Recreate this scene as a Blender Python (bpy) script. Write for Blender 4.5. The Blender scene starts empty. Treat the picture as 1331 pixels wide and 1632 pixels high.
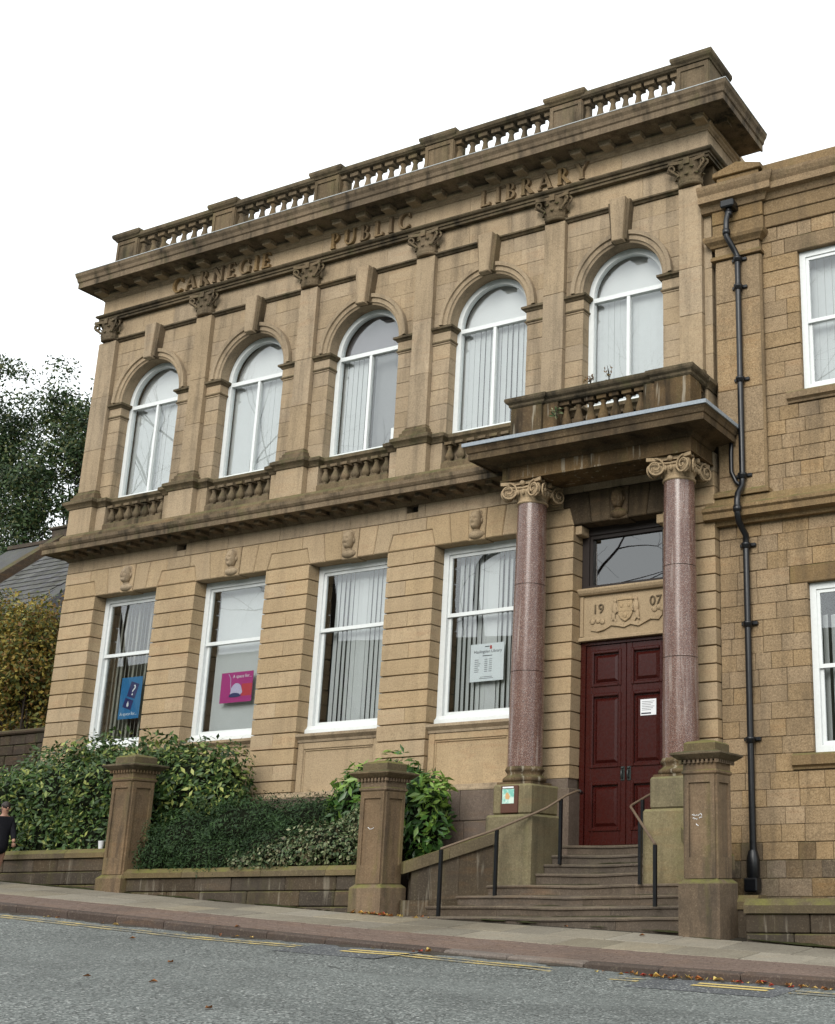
import bpy, bmesh, math, random
import numpy as np
from mathutils import Vector, Matrix, noise

random.seed(7)
rng = np.random.default_rng(11)
K = 1.12            # model units -> metres (a bay of the facade is about 3.15 m)
SC = bpy.context.scene
COL = SC.collection

# ------------------------------------------------------------------ camera
EYE = (7.8677, -16.841, 1.60)
RC = np.array([[0.90092078, 0.43391943, -0.00746227],
               [-0.13262942, 0.2589169, -0.95675048],
               [-0.41322051, 0.8629461, 0.29081409]])     # world axes in camera space (x right, y down, z forward)
cam_d = bpy.data.cameras.new('camera')
cam = bpy.data.objects.new('camera', cam_d)
COL.objects.link(cam)
m3 = Matrix((RC.T @ np.diag([1, -1, -1])).tolist())
m3 = m3.to_quaternion().normalized().to_matrix()
cam.matrix_world = Matrix.Translation(Vector(EYE) * K) @ m3.to_4x4()
cam_d.sensor_fit = 'VERTICAL'
cam_d.sensor_height = 24.0
cam_d.lens = 1975.467 / 1632 * 24
cam_d.shift_x = (665.5 - 1088) / 1632
cam_d.shift_y = 0.0
cam_d.clip_start = 0.1
cam_d.clip_end = 2000
SC.camera = cam

# ------------------------------------------------------------------ world: bright overcast sky, weak broad sun
SUN_EL, SUN_AZ = math.radians(29), math.radians(168)     # azimuth clockwise from +y
world = bpy.data.worlds.new('World')
SC.world = world
world.use_nodes = True
wn = world.node_tree
for n in list(wn.nodes):
    wn.nodes.remove(n)
w_out = wn.nodes.new('ShaderNodeOutputWorld')
w_bg = wn.nodes.new('ShaderNodeBackground')
w_sky = wn.nodes.new('ShaderNodeTexSky')
w_sky.sky_type = 'NISHITA'
w_sky.sun_disc = False
w_sky.sun_elevation = SUN_EL
w_sky.sun_rotation = SUN_AZ
w_mix = wn.nodes.new('ShaderNodeMixRGB')
w_mix.inputs['Fac'].default_value = 0.94                  # cloud cover
w_mix.inputs['Color2'].default_value = (10.2, 10.6, 10.7, 1)
w_bg.inputs['Strength'].default_value = 0.098
wn.links.new(w_sky.outputs['Color'], w_mix.inputs['Color1'])
wn.links.new(w_mix.outputs['Color'], w_bg.inputs['Color'])
wn.links.new(w_bg.outputs['Background'], w_out.inputs['Surface'])

sun_d = bpy.data.lights.new('sun', 'SUN')
sun_d.energy = 1.5
sun_d.angle = math.radians(34)
sun_d.color = (1.0, 0.96, 0.9)
sun = bpy.data.objects.new('sun', sun_d)
COL.objects.link(sun)
sdir = Vector((math.sin(SUN_AZ) * math.cos(SUN_EL), math.cos(SUN_AZ) * math.cos(SUN_EL), math.sin(SUN_EL)))
sun.rotation_euler = (-sdir).to_track_quat('-Z', 'Y').to_euler()
sun.location = (0, -20, 30)

SC.view_settings.view_transform = 'Standard'
SC.view_settings.look = 'None'
SC.view_settings.gamma = 1.0
SC.view_settings.exposure = 0.68
SC.view_settings.use_curve_mapping = False
SC.render.engine = 'CYCLES'
SC.cycles.use_denoising = True
SC.cycles.max_bounces = 8
SC.cycles.diffuse_bounces = 1
SC.cycles.transparent_max_bounces = 16

# ------------------------------------------------------------------ mesh helpers (all coordinates in model units)
WORLD = {}          # object -> world origin in model units


class MB:
    def __init__(self):
        self.v = []
        self.f = []
        self.s = []      # smooth flags

    def add(self, vs, fs, smooth=False):
        b = len(self.v)
        self.v.extend([tuple(map(float, p)) for p in vs])
        for f in fs:
            self.f.append(tuple(i + b for i in f))
            self.s.append(smooth)
        return self

    def box(self, x0, x1, y0, y1, z0, z1):
        return self.add([(x0, y0, z0), (x1, y0, z0), (x1, y1, z0), (x0, y1, z0), (x0, y0, z1), (x1, y0, z1), (x1, y1, z1), (x0, y1, z1)],
                        [(0, 1, 5, 4), (1, 2, 6, 5), (2, 3, 7, 6), (3, 0, 4, 7), (4, 5, 6, 7), (3, 2, 1, 0)])

    def bevbox(self, x0, x1, y0, y1, z0, z1, c=.012):
        """box whose twelve front/side edges towards -y and +-x are chamfered"""
        vs = []
        for (z, i) in ((z0, c), (z0 + c, 0), (z1 - c, 0), (z1, c)):
            a, b, d = x0 + i, x1 - i, y0 + i
            q = c if i == 0 else 0
            vs += [(a + q, d, z), (b - q, d, z), (b, d + q, z), (b, y1, z), (a, y1, z), (a, d + q, z)]
        fs = []
        for k in range(3):
            o = k * 6
            for i in range(6):
                j = (i + 1) % 6
                fs.append((o + i, o + j, o + 6 + j, o + 6 + i))
        fs += [tuple(range(5, -1, -1)), tuple(range(18, 24))]
        return self.add(vs, fs)

    def rust(self, x0, x1, y0, y1, z0, z1, gl=.03, gr=.03, c=.013, g=.05):
        """rusticated block: V joints above and below, worked round the free ends"""
        vs = []
        for (z, i) in ((z0, 1), (z0 + c, 0), (z1 - c, 0), (z1, 1)):
            vs += [(x0 + gl * i, y0 + g * i, z), (x1 - gr * i, y0 + g * i, z), (x1 - gr * i, y1, z), (x0 + gl * i, y1, z)]
        fs = []
        for k in range(3):
            o = k * 4
            for i in range(4):
                j = (i + 1) % 4
                fs.append((o + i, o + j, o + 4 + j, o + 4 + i))
        fs += [(3, 2, 1, 0), (12, 13, 14, 15)]
        return self.add(vs, fs)

    def prism(self, poly, y0, y1, c=0.0):
        """polygon in (x, z), counter-clockwise seen from -y, from y0 (front) to y1; front edge chamfered by c"""
        n = len(poly)
        P = [Vector(p) for p in poly]
        ins = []
        if c:
            for i in range(n):
                a, b, d = P[i - 1], P[i], P[(i + 1) % n]
                e1, e2 = (b - a).normalized(), (d - b).normalized()
                n1, n2 = Vector((-e1.y, e1.x)), Vector((-e2.y, e2.x))
                m = n1 + n2
                m = m / max(m.dot(n1), .3)
                ins.append(b + m * c)
        else:
            ins = P
        vs = [(p.x, y0, p.y) for p in ins]
        fs = [tuple(range(n))]
        if c:
            vs += [(p.x, y0 + c, p.y) for p in P]
            fs += [(i, i + n, (i + 1) % n + n, (i + 1) % n) for i in range(n)]
        o = len(vs) - n
        vs += [(p.x, y1, p.y) for p in P]
        o2 = o + n
        fs += [(o + i, o2 + i, o2 + (i + 1) % n, o + (i + 1) % n) for i in range(n)]
        fs.append(tuple(range(o2 + n - 1, o2 - 1, -1)))
        return self.add(vs, fs)

    def extx(self, poly, x0, x1):
        n = len(poly)
        vs = [(x0, y, z) for y, z in poly] + [(x1, y, z) for y, z in poly]
        fs = [(i, (i + 1) % n, (i + 1) % n + n, i + n) for i in range(n)] + [tuple(range(n - 1, -1, -1)), tuple(range(n, 2 * n))]
        return self.add(vs, fs)

    def extz(self, poly, z0, z1):
        n = len(poly)
        vs = [(x, y, z0) for x, y in poly] + [(x, y, z1) for x, y in poly]
        fs = [(i, (i + 1) % n, (i + 1) % n + n, i + n) for i in range(n)] + [tuple(range(n - 1, -1, -1)), tuple(range(n, 2 * n))]
        return self.add(vs, fs)

    def lathe(self, cx, cy, prof, n=16, smooth=True, cap=True, a0=0.0):
        vs, fs = [], []
        for r, z in prof:
            for i in range(n):
                a = a0 + 2 * math.pi * i / n
                vs.append((cx + r * math.cos(a), cy + r * math.sin(a), z))
        for k in range(len(prof) - 1):
            for i in range(n):
                j = (i + 1) % n
                fs.append((k * n + i, k * n + j, (k + 1) * n + j, (k + 1) * n + i))
        self.add(vs, fs, smooth)
        if cap:
            self.add(vs[:n][::-1], [tuple(range(n))])
            self.add(vs[-n:], [tuple(range(n))])
        return self

    def tube(self, pts, r, n=8, smooth=True, caps=True):
        pts = [Vector(p) for p in pts]
        rs = r if isinstance(r, (list, tuple)) else [r] * len(pts)
        vs, fs = [], []
        up = Vector((0.13, 0.21, 1)).normalized()
        prev = None
        for i, p in enumerate(pts):
            t = (pts[min(i + 1, len(pts) - 1)] - pts[max(i - 1, 0)])
            t = t.normalized() if t.length > 1e-9 else Vector((0, 0, 1))
            if prev is None:
                a = up.cross(t)
                if a.length < .05:
                    a = Vector((1, 0, 0)).cross(t)
                a.normalize()
            else:
                a = (prev - t * prev.dot(t))
                a = a.normalized() if a.length > 1e-6 else Vector((1, 0, 0))
            prev = a
            b = t.cross(a)
            for k in range(n):
                q = 2 * math.pi * k / n
                vs.append(p + (a * math.cos(q) + b * math.sin(q)) * rs[i])
        for i in range(len(pts) - 1):
            for k in range(n):
                j = (k + 1) % n
                fs.append((i * n + k, i * n + j, (i + 1) * n + j, (i + 1) * n + k))
        b0 = len(self.v)
        self.add(vs, fs, smooth)
        if caps:
            self.add(vs[:n][::-1], [tuple(range(n))])
            self.add(vs[-n:], [tuple(range(n))])
        return self

    def sweep(self, path, prof, miters=None):
        """moulding: profile [(out, z)] bottom to top along a plan path whose outside is to the right"""
        P = [Vector(p) for p in path]
        n, m = len(P), len(prof)
        M = []
        for i in range(n):
            if miters and miters[i] is not None:
                M.append(Vector(miters[i])); continue
            ns = []
            if i > 0:
                t = (P[i] - P[i - 1]).normalized(); ns.append(Vector((t.y, -t.x)))
            if i < n - 1:
                t = (P[i + 1] - P[i]).normalized(); ns.append(Vector((t.y, -t.x)))
            q = sum(ns, Vector((0, 0)))
            M.append(q / max(q.dot(ns[0]), .2))
        vs = []
        for i in range(n):
            for d, z in prof:
                p = P[i] + M[i] * d
                vs.append((p.x, p.y, z))
        fs = []
        for i in range(n - 1):
            for k in range(m):
                j = (k + 1) % m
                fs.append((i * m + k, (i + 1) * m + k, (i + 1) * m + j, i * m + j))
        fs.append(tuple(range(m - 1, -1, -1)))
        fs.append(tuple((n - 1) * m + k for k in range(m)))
        return self.add(vs, fs)

    def sphere(self, cx, cy, cz, rx, ry, rz, nu=14, nv=9, disp=None):
        vs, fs = [], []
        for j in range(nv + 1):
            th = math.pi * j / nv
            for i in range(nu):
                ph = 2 * math.pi * i / nu
                d = Vector((math.sin(th) * math.sin(ph), -math.sin(th) * math.cos(ph), math.cos(th)))
                k = 1 + (disp(d) if disp else 0)
                vs.append((cx + rx * d.x * k, cy + ry * d.y * k, cz + rz * d.z * (1 + (k - 1) * .2)))
        for j in range(nv):
            for i in range(nu):
                a, b = j * nu + i, j * nu + (i + 1) % nu
                fs.append((a, a + nu, b + nu, b))
        return self.add(vs, fs, True)

    def mesh(self, name, origin, mat):
        me = bpy.data.meshes.new(name)
        o = Vector(origin)
        me.from_pydata([((x - o.x) * K, (y - o.y) * K, (z - o.z) * K) for x, y, z in self.v], [], self.f)
        if any(self.s):
            me.polygons.foreach_set('use_smooth', self.s)
        if mat is not None:
            me.materials.append(mat)
        me.update()
        return me

    def build(self, name, mat, parent=None, origin=None):
        if origin is None:
            xs = [p[0] for p in self.v]; ys = [p[1] for p in self.v]; zs = [p[2] for p in self.v]
            origin = ((min(xs) + max(xs)) / 2, (min(ys) + max(ys)) / 2, min(zs))
        return place(name, self.mesh(name, origin, mat), origin, parent)


def place(name, me, origin, parent=None, rot=None):
    o = bpy.data.objects.new(name, me)
    COL.objects.link(o)
    w = Vector(origin)
    WORLD[o.name] = w
    if parent is not None:
        o.parent = parent
        o.location = (w - WORLD[parent.name]) * K
    else:
        o.location = w * K
    if rot is not None:
        o.rotation_euler = rot
    return o


def empty(name, loc):
    return place(name, None, loc)


def tag(o, label=None, cat=None, group=None, kind=None):
    if label: o['label'] = label
    if cat: o['category'] = cat
    if group: o['group'] = group
    if kind: o['kind'] = kind
    return o


def copy_tree(o, loc, label=None, parent=None):
    c = o.copy()
    COL.objects.link(c)
    if parent is None:
        c.location = Vector(loc) * K
        WORLD[c.name] = Vector(loc)
        if label: c['label'] = label
    else:
        c.parent = parent
    for ch in list(o.children):
        copy_tree(ch, None, None, c)
    return c


# ------------------------------------------------------------------ materials
def new_mat(name):
    m = bpy.data.materials.new(name)
    m.use_nodes = True
    nt = m.node_tree
    return m, nt, nt.nodes['Principled BSDF']


def N(nt, typ, **kw):
    n = nt.nodes.new(typ)
    for k, v in kw.items():
        setattr(n, k, v)
    return n


def L(nt, a, b):
    nt.links.new(a, b)


def mathn(nt, op, a, b=None, clamp=False):
    n = N(nt, 'ShaderNodeMath', operation=op, use_clamp=clamp)
    for i, q in enumerate((a, b)):
        if q is None: continue
        if isinstance(q, (int, float)): n.inputs[i].default_value = q
        else: L(nt, q, n.inputs[i])
    return n.outputs[0]


def mixc(nt, fac, a, b, blend='MIX'):
    n = N(nt, 'ShaderNodeMixRGB', blend_type=blend)
    for k, q in (('Fac', fac), ('Color1', a), ('Color2', b)):
        if isinstance(q, (int, float)): n.inputs[k].default_value = q
        elif isinstance(q, tuple): n.inputs[k].default_value = (q + (1,))[:4]
        else: L(nt, q, n.inputs[k])
    return n.outputs[0]


def noisen(nt, vec, scale, detail=4, rough=.55):
    n = N(nt, 'ShaderNodeTexNoise')
    n.inputs['Scale'].default_value = scale
    n.inputs['Detail'].default_value = detail
    n.inputs['Roughness'].default_value = rough
    L(nt, vec, n.inputs['Vector'])
    return n.outputs['Fac']


def ramp(nt, x, a, b, lo=0., hi=1.):
    n = N(nt, 'ShaderNodeMapRange')
    n.inputs['From Min'].default_value = a
    n.inputs['From Max'].default_value = b
    n.inputs['To Min'].default_value = lo
    n.inputs['To Max'].default_value = hi
    L(nt, x, n.inputs['Value'])
    return n.outputs[0]


def bump(nt, bsdf, h, strength=.3, dist=.01):
    b = N(nt, 'ShaderNodeBump')
    b.inputs['Strength'].default_value = strength
    b.inputs['Distance'].default_value = dist
    L(nt, h, b.inputs['Height'])
    L(nt, b.outputs['Normal'], bsdf.inputs['Normal'])


def stone(name, c1, c2, var=.3, moss=0., soot=.35, rough=.92, grain=1., streak=.35, sootcol=(.05, .042, .034), mosscol=(.075, .085, .03), pit=.5, tint=(.3, .16, .07), tintamt=.25, lime=0.):
    m, nt, bs = new_mat(name)
    geo = N(nt, 'ShaderNodeNewGeometry')
    pos = geo.outputs['Position']
    info = N(nt, 'ShaderNodeObjectInfo')
    rnd = info.outputs['Random']
    off = N(nt, 'ShaderNodeVectorMath', operation='ADD')
    sc = N(nt, 'ShaderNodeVectorMath', operation='SCALE')
    comb = N(nt, 'ShaderNodeCombineXYZ')
    for i in range(3): L(nt, rnd, comb.inputs[i])
    L(nt, comb.outputs[0], sc.inputs[0]); sc.inputs['Scale'].default_value = 7.0
    L(nt, pos, off.inputs[0]); L(nt, sc.outputs[0], off.inputs[1])
    p2 = off.outputs[0]
    big = noisen(nt, p2, 1.1, 5)
    mid = noisen(nt, p2, 7.5, 6, .65)
    fine = noisen(nt, p2, 75, 3, .7)
    f = mathn(nt, 'ADD', mathn(nt, 'MULTIPLY', big, .6), mathn(nt, 'MULTIPLY', mid, .4))
    col = mixc(nt, ramp(nt, f, .32, .68), c1, c2)
    # iron-rich bedding, different in each stone
    bed = N(nt, 'ShaderNodeMapping'); bed.inputs['Scale'].default_value = (1.2, 1.2, 6)
    L(nt, p2, bed.inputs['Vector'])
    col = mixc(nt, mathn(nt, 'MULTIPLY', ramp(nt, noisen(nt, bed.outputs[0], 1.6, 5), .5, .72), mathn(nt, 'MULTIPLY', ramp(nt, rnd, .3, 1.), tintamt)), col, tint)
    # each block its own value
    hsv = N(nt, 'ShaderNodeHueSaturation')
    L(nt, col, hsv.inputs['Color'])
    L(nt, ramp(nt, rnd, 0, 1, 1 - var * .55, 1 + var * .45), hsv.inputs['Value'])
    L(nt, ramp(nt, mathn(nt, 'FRACT', mathn(nt, 'MULTIPLY', rnd, 7.3)), 0, 1, 1 - var * .5, 1 + var * .25), hsv.inputs['Saturation'])
    col = hsv.outputs[0]
    # grain
    speck = noisen(nt, p2, 34, 2, .8)
    col = mixc(nt, mathn(nt, 'MULTIPLY', ramp(nt, fine, .35, .7), .34 * grain), col, (.03, .022, .015), 'MIX')
    col = mixc(nt, ramp(nt, speck, .5, .72, 0, .34 * grain), col, (.06, .045, .03))
    col = mixc(nt, ramp(nt, speck, .45, .25, 0, .3 * grain), col, mixc(nt, .5, c1, (.62, .52, .36)))
    # soot blotches and rain streaks
    st = N(nt, 'ShaderNodeMapping'); st.inputs['Scale'].default_value = (3.2, 3.2, .35)
    L(nt, pos, st.inputs['Vector'])
    s1 = ramp(nt, noisen(nt, st.outputs[0], 1.3, 6, .6), .48, .75, 0, streak)
    s2 = ramp(nt, noisen(nt, pos, .55, 6, .6), .45, .75, 0, soot)
    col = mixc(nt, mathn(nt, 'ADD', s1, s2, True), col, sootcol)
    if lime > 0:
        lm = N(nt, 'ShaderNodeMapping'); lm.inputs['Scale'].default_value = (7, 7, .7)
        L(nt, pos, lm.inputs['Vector'])
        col = mixc(nt, mathn(nt, 'MULTIPLY', ramp(nt, noisen(nt, lm.outputs[0], 1.3, 3), .6, .68), lime), col, (.42, .38, .3))
    if moss > 0:
        sep = N(nt, 'ShaderNodeSeparateXYZ')
        L(nt, geo.outputs['Normal'], sep.inputs[0])
        up = ramp(nt, sep.outputs['Z'], .15, .8)
        mn = ramp(nt, noisen(nt, pos, 3.2, 6, .7), .36, .62)
        side = mathn(nt, 'MULTIPLY', ramp(nt, noisen(nt, st.outputs[0], .9, 5), .52, .72), .55)
        fac = mathn(nt, 'MULTIPLY', mathn(nt, 'MULTIPLY', mathn(nt, 'MAXIMUM', up, side), mn), moss, True)
        col = mixc(nt, fac, col, mixc(nt, noisen(nt, pos, 40, 2), mosscol, (mosscol[0] * 1.9, mosscol[1] * 1.8, mosscol[2] * 1.6)))
    L(nt, col, bs.inputs['Base Color'])
    bs.inputs['Roughness'].default_value = rough
    bs.inputs['Specular IOR Level'].default_value = .1
    h = mathn(nt, 'ADD', mathn(nt, 'MULTIPLY', fine, .5), mathn(nt, 'MULTIPLY', mid, 1.6))
    bump(nt, bs, h, pit, .012)
    return m


def plain(name, col, rough=.5, spec=.5, metal=0., nscale=None, namt=.2, bumpamt=0.):
    m, nt, bs = new_mat(name)
    bs.inputs['Base Color'].default_value = col + (1,)
    bs.inputs['Roughness'].default_value = rough
    bs.inputs['Specular IOR Level'].default_value = spec
    bs.inputs['Metallic'].default_value = metal
    if nscale:
        geo = N(nt, 'ShaderNodeNewGeometry')
        n = noisen(nt, geo.outputs['Position'], nscale, 5, .65)
        L(nt, mixc(nt, ramp(nt, n, .4, .75, 0, namt), col, tuple(c * .25 for c in col)), bs.inputs['Base Color'])
        L(nt, ramp(nt, n, .3, .8, rough * .8, min(1, rough * 1.25)), bs.inputs['Roughness'])
        if bumpamt: bump(nt, bs, n, bumpamt, .01)
    return m


def glass_mat(name, tint=(.95, .97, .97), refl=1.0):
    m, nt, bs = new_mat(name)
    nt.nodes.remove(bs)
    out = nt.nodes['Material Output']
    tr = N(nt, 'ShaderNodeBsdfTransparent'); tr.inputs['Color'].default_value = tint + (1,)
    gl = N(nt, 'ShaderNodeBsdfGlossy'); gl.inputs['Roughness'].default_value = .01
    geo = N(nt, 'ShaderNodeNewGeometry')
    b = N(nt, 'ShaderNodeBump'); b.inputs['Strength'].default_value = .04; b.inputs['Distance'].default_value = .01
    L(nt, noisen(nt, geo.outputs['Position'], 1.6, 0), b.inputs['Height'])
    L(nt, b.outputs['Normal'], gl.inputs['Normal'])
    lw = N(nt, 'ShaderNodeLayerWeight'); lw.inputs['Blend'].default_value = .5
    sch = mathn(nt, 'ADD', mathn(nt, 'MULTIPLY', mathn(nt, 'POWER', lw.outputs['Facing'], 4.0), .9), .105)
    mx = N(nt, 'ShaderNodeMixShader')
    L(nt, mathn(nt, 'MULTIPLY', sch, refl, True), mx.inputs[0])
    L(nt, tr.outputs[0], mx.inputs[1]); L(nt, gl.outputs[0], mx.inputs[2])
    L(nt, mx.outputs[0], out.inputs['Surface'])
    return m


def leaf_mat(name, cols, rough=.45, spec=.4, trans=.15):
    m, nt, bs = new_mat(name)
    geo = N(nt, 'ShaderNodeNewGeometry')
    r = geo.outputs['Random Per Island']
    cr = N(nt, 'ShaderNodeValToRGB')
    cr.color_ramp.interpolation = 'CONSTANT' if len(cols) > 4 else 'LINEAR'
    els = cr.color_ramp.elements
    while len(els) < len(cols): els.new(.5)
    for i, c in enumerate(cols):
        els[i].position = i / len(cols) if len(cols) > 4 else i / max(1, len(cols) - 1)
        els[i].color = c + (1,)
    L(nt, r, cr.inputs[0])
    big = noisen(nt, geo.outputs['Position'], 1.6, 3)
    hs = N(nt, 'ShaderNodeHueSaturation')
    L(nt, cr.outputs[0], hs.inputs['Color'])
    L(nt, ramp(nt, big, .3, .7, .75, 1.25), hs.inputs['Value'])
    L(nt, hs.outputs[0], bs.inputs['Base Color'])
    bs.inputs['Roughness'].default_value = rough
    bs.inputs['Specular IOR Level'].default_value = spec
    tl = N(nt, 'ShaderNodeBsdfTranslucent')
    L(nt, hs.outputs[0], tl.inputs['Color'])
    mx = N(nt, 'ShaderNodeMixShader'); mx.inputs[0].default_value = trans
    out = nt.nodes['Material Output']
    L(nt, bs.outputs[0], mx.inputs[1]); L(nt, tl.outputs[0], mx.inputs[2])
    L(nt, mx.outputs[0], out.inputs['Surface'])
    return m


MS = {}
MS['gf'] = stone('sandstone_ground_floor', (.52, .388, .236), (.455, .333, .198), var=.15, soot=.16, streak=.2, tint=(.4, .22, .12), tintamt=.35)
MS['up'] = stone('sandstone_upper_floor', (.47, .36, .235), (.39, .297, .192), var=.15, soot=.28, streak=.5, tint=(.4, .24, .13), tintamt=.32)
MS['trim'] = stone('sandstone_weathered_trim', (.23, .17, .105), (.15, .112, .068), var=.18, soot=.75, streak=.7, moss=.8, sootcol=(.022, .02, .015), mosscol=(.06, .07, .025))
MS['frieze'] = stone('sandstone_frieze', (.58, .44, .285), (.5, .375, .24), var=.15, soot=.15, streak=.3, tint=(.4, .24, .14), tintamt=.3)
MS['mould'] = stone('sandstone_black_mossed_moulding', (.19, .146, .09), (.11, .086, .054), var=.2, soot=.7, streak=.7, moss=.9, sootcol=(.016, .015, .012), mosscol=(.045, .055, .02))
MS['cornice'] = stone('sandstone_sooted_cornice', (.27, .2, .128), (.175, .13, .082), var=.18, soot=.6, streak=.85, moss=.7, sootcol=(.025, .022, .018))
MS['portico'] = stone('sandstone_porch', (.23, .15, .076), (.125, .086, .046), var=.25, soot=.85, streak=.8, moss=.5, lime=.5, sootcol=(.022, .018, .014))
MS['annex'] = stone('sandstone_neighbour', (.45, .318, .18), (.37, .26, .146), var=.2, soot=.36, streak=.4, tint=(.36, .2, .09), tintamt=.45, pit=.9, grain=1.5)
MS['annextrim'] = stone('sandstone_neighbour_trim', (.34, .23, .115), (.26, .175, .09), var=.3, soot=.45, streak=.45, moss=.7, grain=1.3)
MS['pier'] = stone('sandstone_gate_pier', (.26, .178, .108), (.15, .106, .064), var=.25, soot=.75, streak=.85, moss=.9, mosscol=(.1, .105, .03))
MS['gwall'] = stone('garden_wall_stone', (.115, .088, .06), (.066, .052, .037), var=.6, soot=.7, lime=.25, streak=.4, moss=.7, mosscol=(.09, .09, .03))
MS['coping'] = stone('garden_coping_stone', (.19, .145, .078), (.12, .094, .052), var=.3, soot=.6, streak=.3, moss=.95, mosscol=(.1, .1, .032))
MS['sootshade'] = stone('sandstone_porch_soot_shade', (.15, .104, .056), (.085, .06, .035), var=.3, soot=.7, streak=.6, sootcol=(.015, .013, .011))  # soot on the cornice, with the porch's shade also put into the colour
MS['plinth'] = stone('plinth_stone', (.21, .16, .125), (.165, .125, .1), var=.2, soot=.3, streak=.25, moss=.3)
MS['pedestal'] = stone('pedestal_stone', (.27, .225, .128), (.185, .158, .088), var=.18, soot=.5, streak=.55, moss=.55, mosscol=(.12, .125, .05))
MS['step'] = stone('step_stone', (.16, .125, .096), (.095, .075, .058), var=.3, soot=.7, streak=.2, moss=.3, mosscol=(.17, .15, .1))
MS['darkstone'] = stone('dark_rubble', (.075, .055, .041), (.042, .032, .025), var=.6, soot=.5, streak=.4, moss=.5)
MS['annexdark'] = stone('sandstone_stained_base', (.27, .19, .11), (.16, .115, .07), var=.6, soot=.6, streak=.4, moss=.5, pit=1.0, grain=1.5)
MS['mortar'] = plain('mortar', (.27, .2, .125), .95, .2, nscale=9, namt=.5)
MS['core'] = plain('wall_core', (.1, .075, .045), .95, .1)
MS['leadlight'] = plain('pale_lead_edge', (.42, .44, .44), .5, .5, nscale=18, namt=.35)
MS['lead'] = plain('lead_flashing', (.3, .34, .38), .55, .5, nscale=30, namt=.45, bumpamt=.3)
MS['white'] = plain('white_gloss_paint', (.76, .79, .78), .35, .5, nscale=14, namt=.12)
MS['stainedframe'] = plain('dark_stained_frame', (.02, .014, .012), .5, .4)
MS['door'] = plain('oxblood_door', (.046, .0068, .0048), .28, .5, nscale=18, namt=.35, bumpamt=.05)
MS['black'] = plain('black_gloss_iron', (.006, .007, .009), .34, .5, nscale=25, namt=.3)
MS['railtop'] = plain('worn_rail_wood', (.15, .105, .068), .6, .4, nscale=20, namt=.35)
MS['iron'] = plain('dark_handle_iron', (.03, .038, .036), .45, .5, nscale=50, namt=.3)
MS['room'] = plain('dim_interior', (.055, .05, .045), .9, .1)
MS['blind'] = plain('vertical_blind_fabric', (.6, .6, .595), .85, .1, nscale=6, namt=.06)
MS['blindgrey'] = plain('vertical_blind_grey', (.33, .31, .26), .85, .1, nscale=6, namt=.15)
MS['glass'] = glass_mat('window_glass')
MS['glassdark'] = glass_mat('transom_glass', (.2, .22, .22), 1.6)
MS['paper'] = plain('white_paper', (.78, .8, .82), .7, .2)
MS['ink'] = plain('dark_ink', (.06, .06, .075), .8, .1)
MS['redink'] = plain('red_ink', (.5, .06, .05), .8, .1)
MS['blueposter'] = plain('blue_poster', (.02, .16, .36), .5, .4)
MS['navy'] = plain('navy_print', (.022, .022, .12), .5, .4)
MS['magenta'] = plain('magenta_poster', (.42, .018, .2), .5, .4)
MS['posterred'] = plain('red_print', (.52, .03, .05), .5, .4)
MS['lilac'] = plain('lilac_print', (.55, .5, .68), .5, .4)
MS['slate'] = stone('roof_slate', (.12, .125, .14), (.075, .075, .09), var=.6, soot=.2, streak=.1, moss=.25, tint=(.13, .1, .08))


def granite():
    m, nt, bs = new_mat('pink_granite')
    geo = N(nt, 'ShaderNodeNewGeometry')
    pos = geo.outputs['Position']
    vo = N(nt, 'ShaderNodeTexVoronoi'); vo.inputs['Scale'].default_value = 150
    L(nt, pos, vo.inputs['Vector'])
    sep = N(nt, 'ShaderNodeSeparateColor'); L(nt, vo.outputs['Color'], sep.inputs[0])
    col = mixc(nt, ramp(nt, sep.outputs[0], .2, .8), (.12, .058, .042), (.2, .11, .085))
    col = mixc(nt, ramp(nt, sep.outputs[1], .82, .9), col, (.38, .31, .27))
    col = mixc(nt, ramp(nt, sep.outputs[2], .78, .86), col, (.05, .04, .04))
    st = N(nt, 'ShaderNodeMapping'); st.inputs['Scale'].default_value = (9, 9, .5)
    L(nt, pos, st.inputs['Vector'])
    col = mixc(nt, ramp(nt, noisen(nt, st.outputs[0], 1.4, 4), .56, .72, 0, .45), col, (.46, .4, .36))
    col = mixc(nt, ramp(nt, noisen(nt, pos, 1.4, 5), .42, .72, 0, .55), col, (.11, .06, .05))
    L(nt, col, bs.inputs['Base Color'])
    bs.inputs['Roughness'].default_value = .22
    return m


MS['granite'] = granite()


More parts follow.
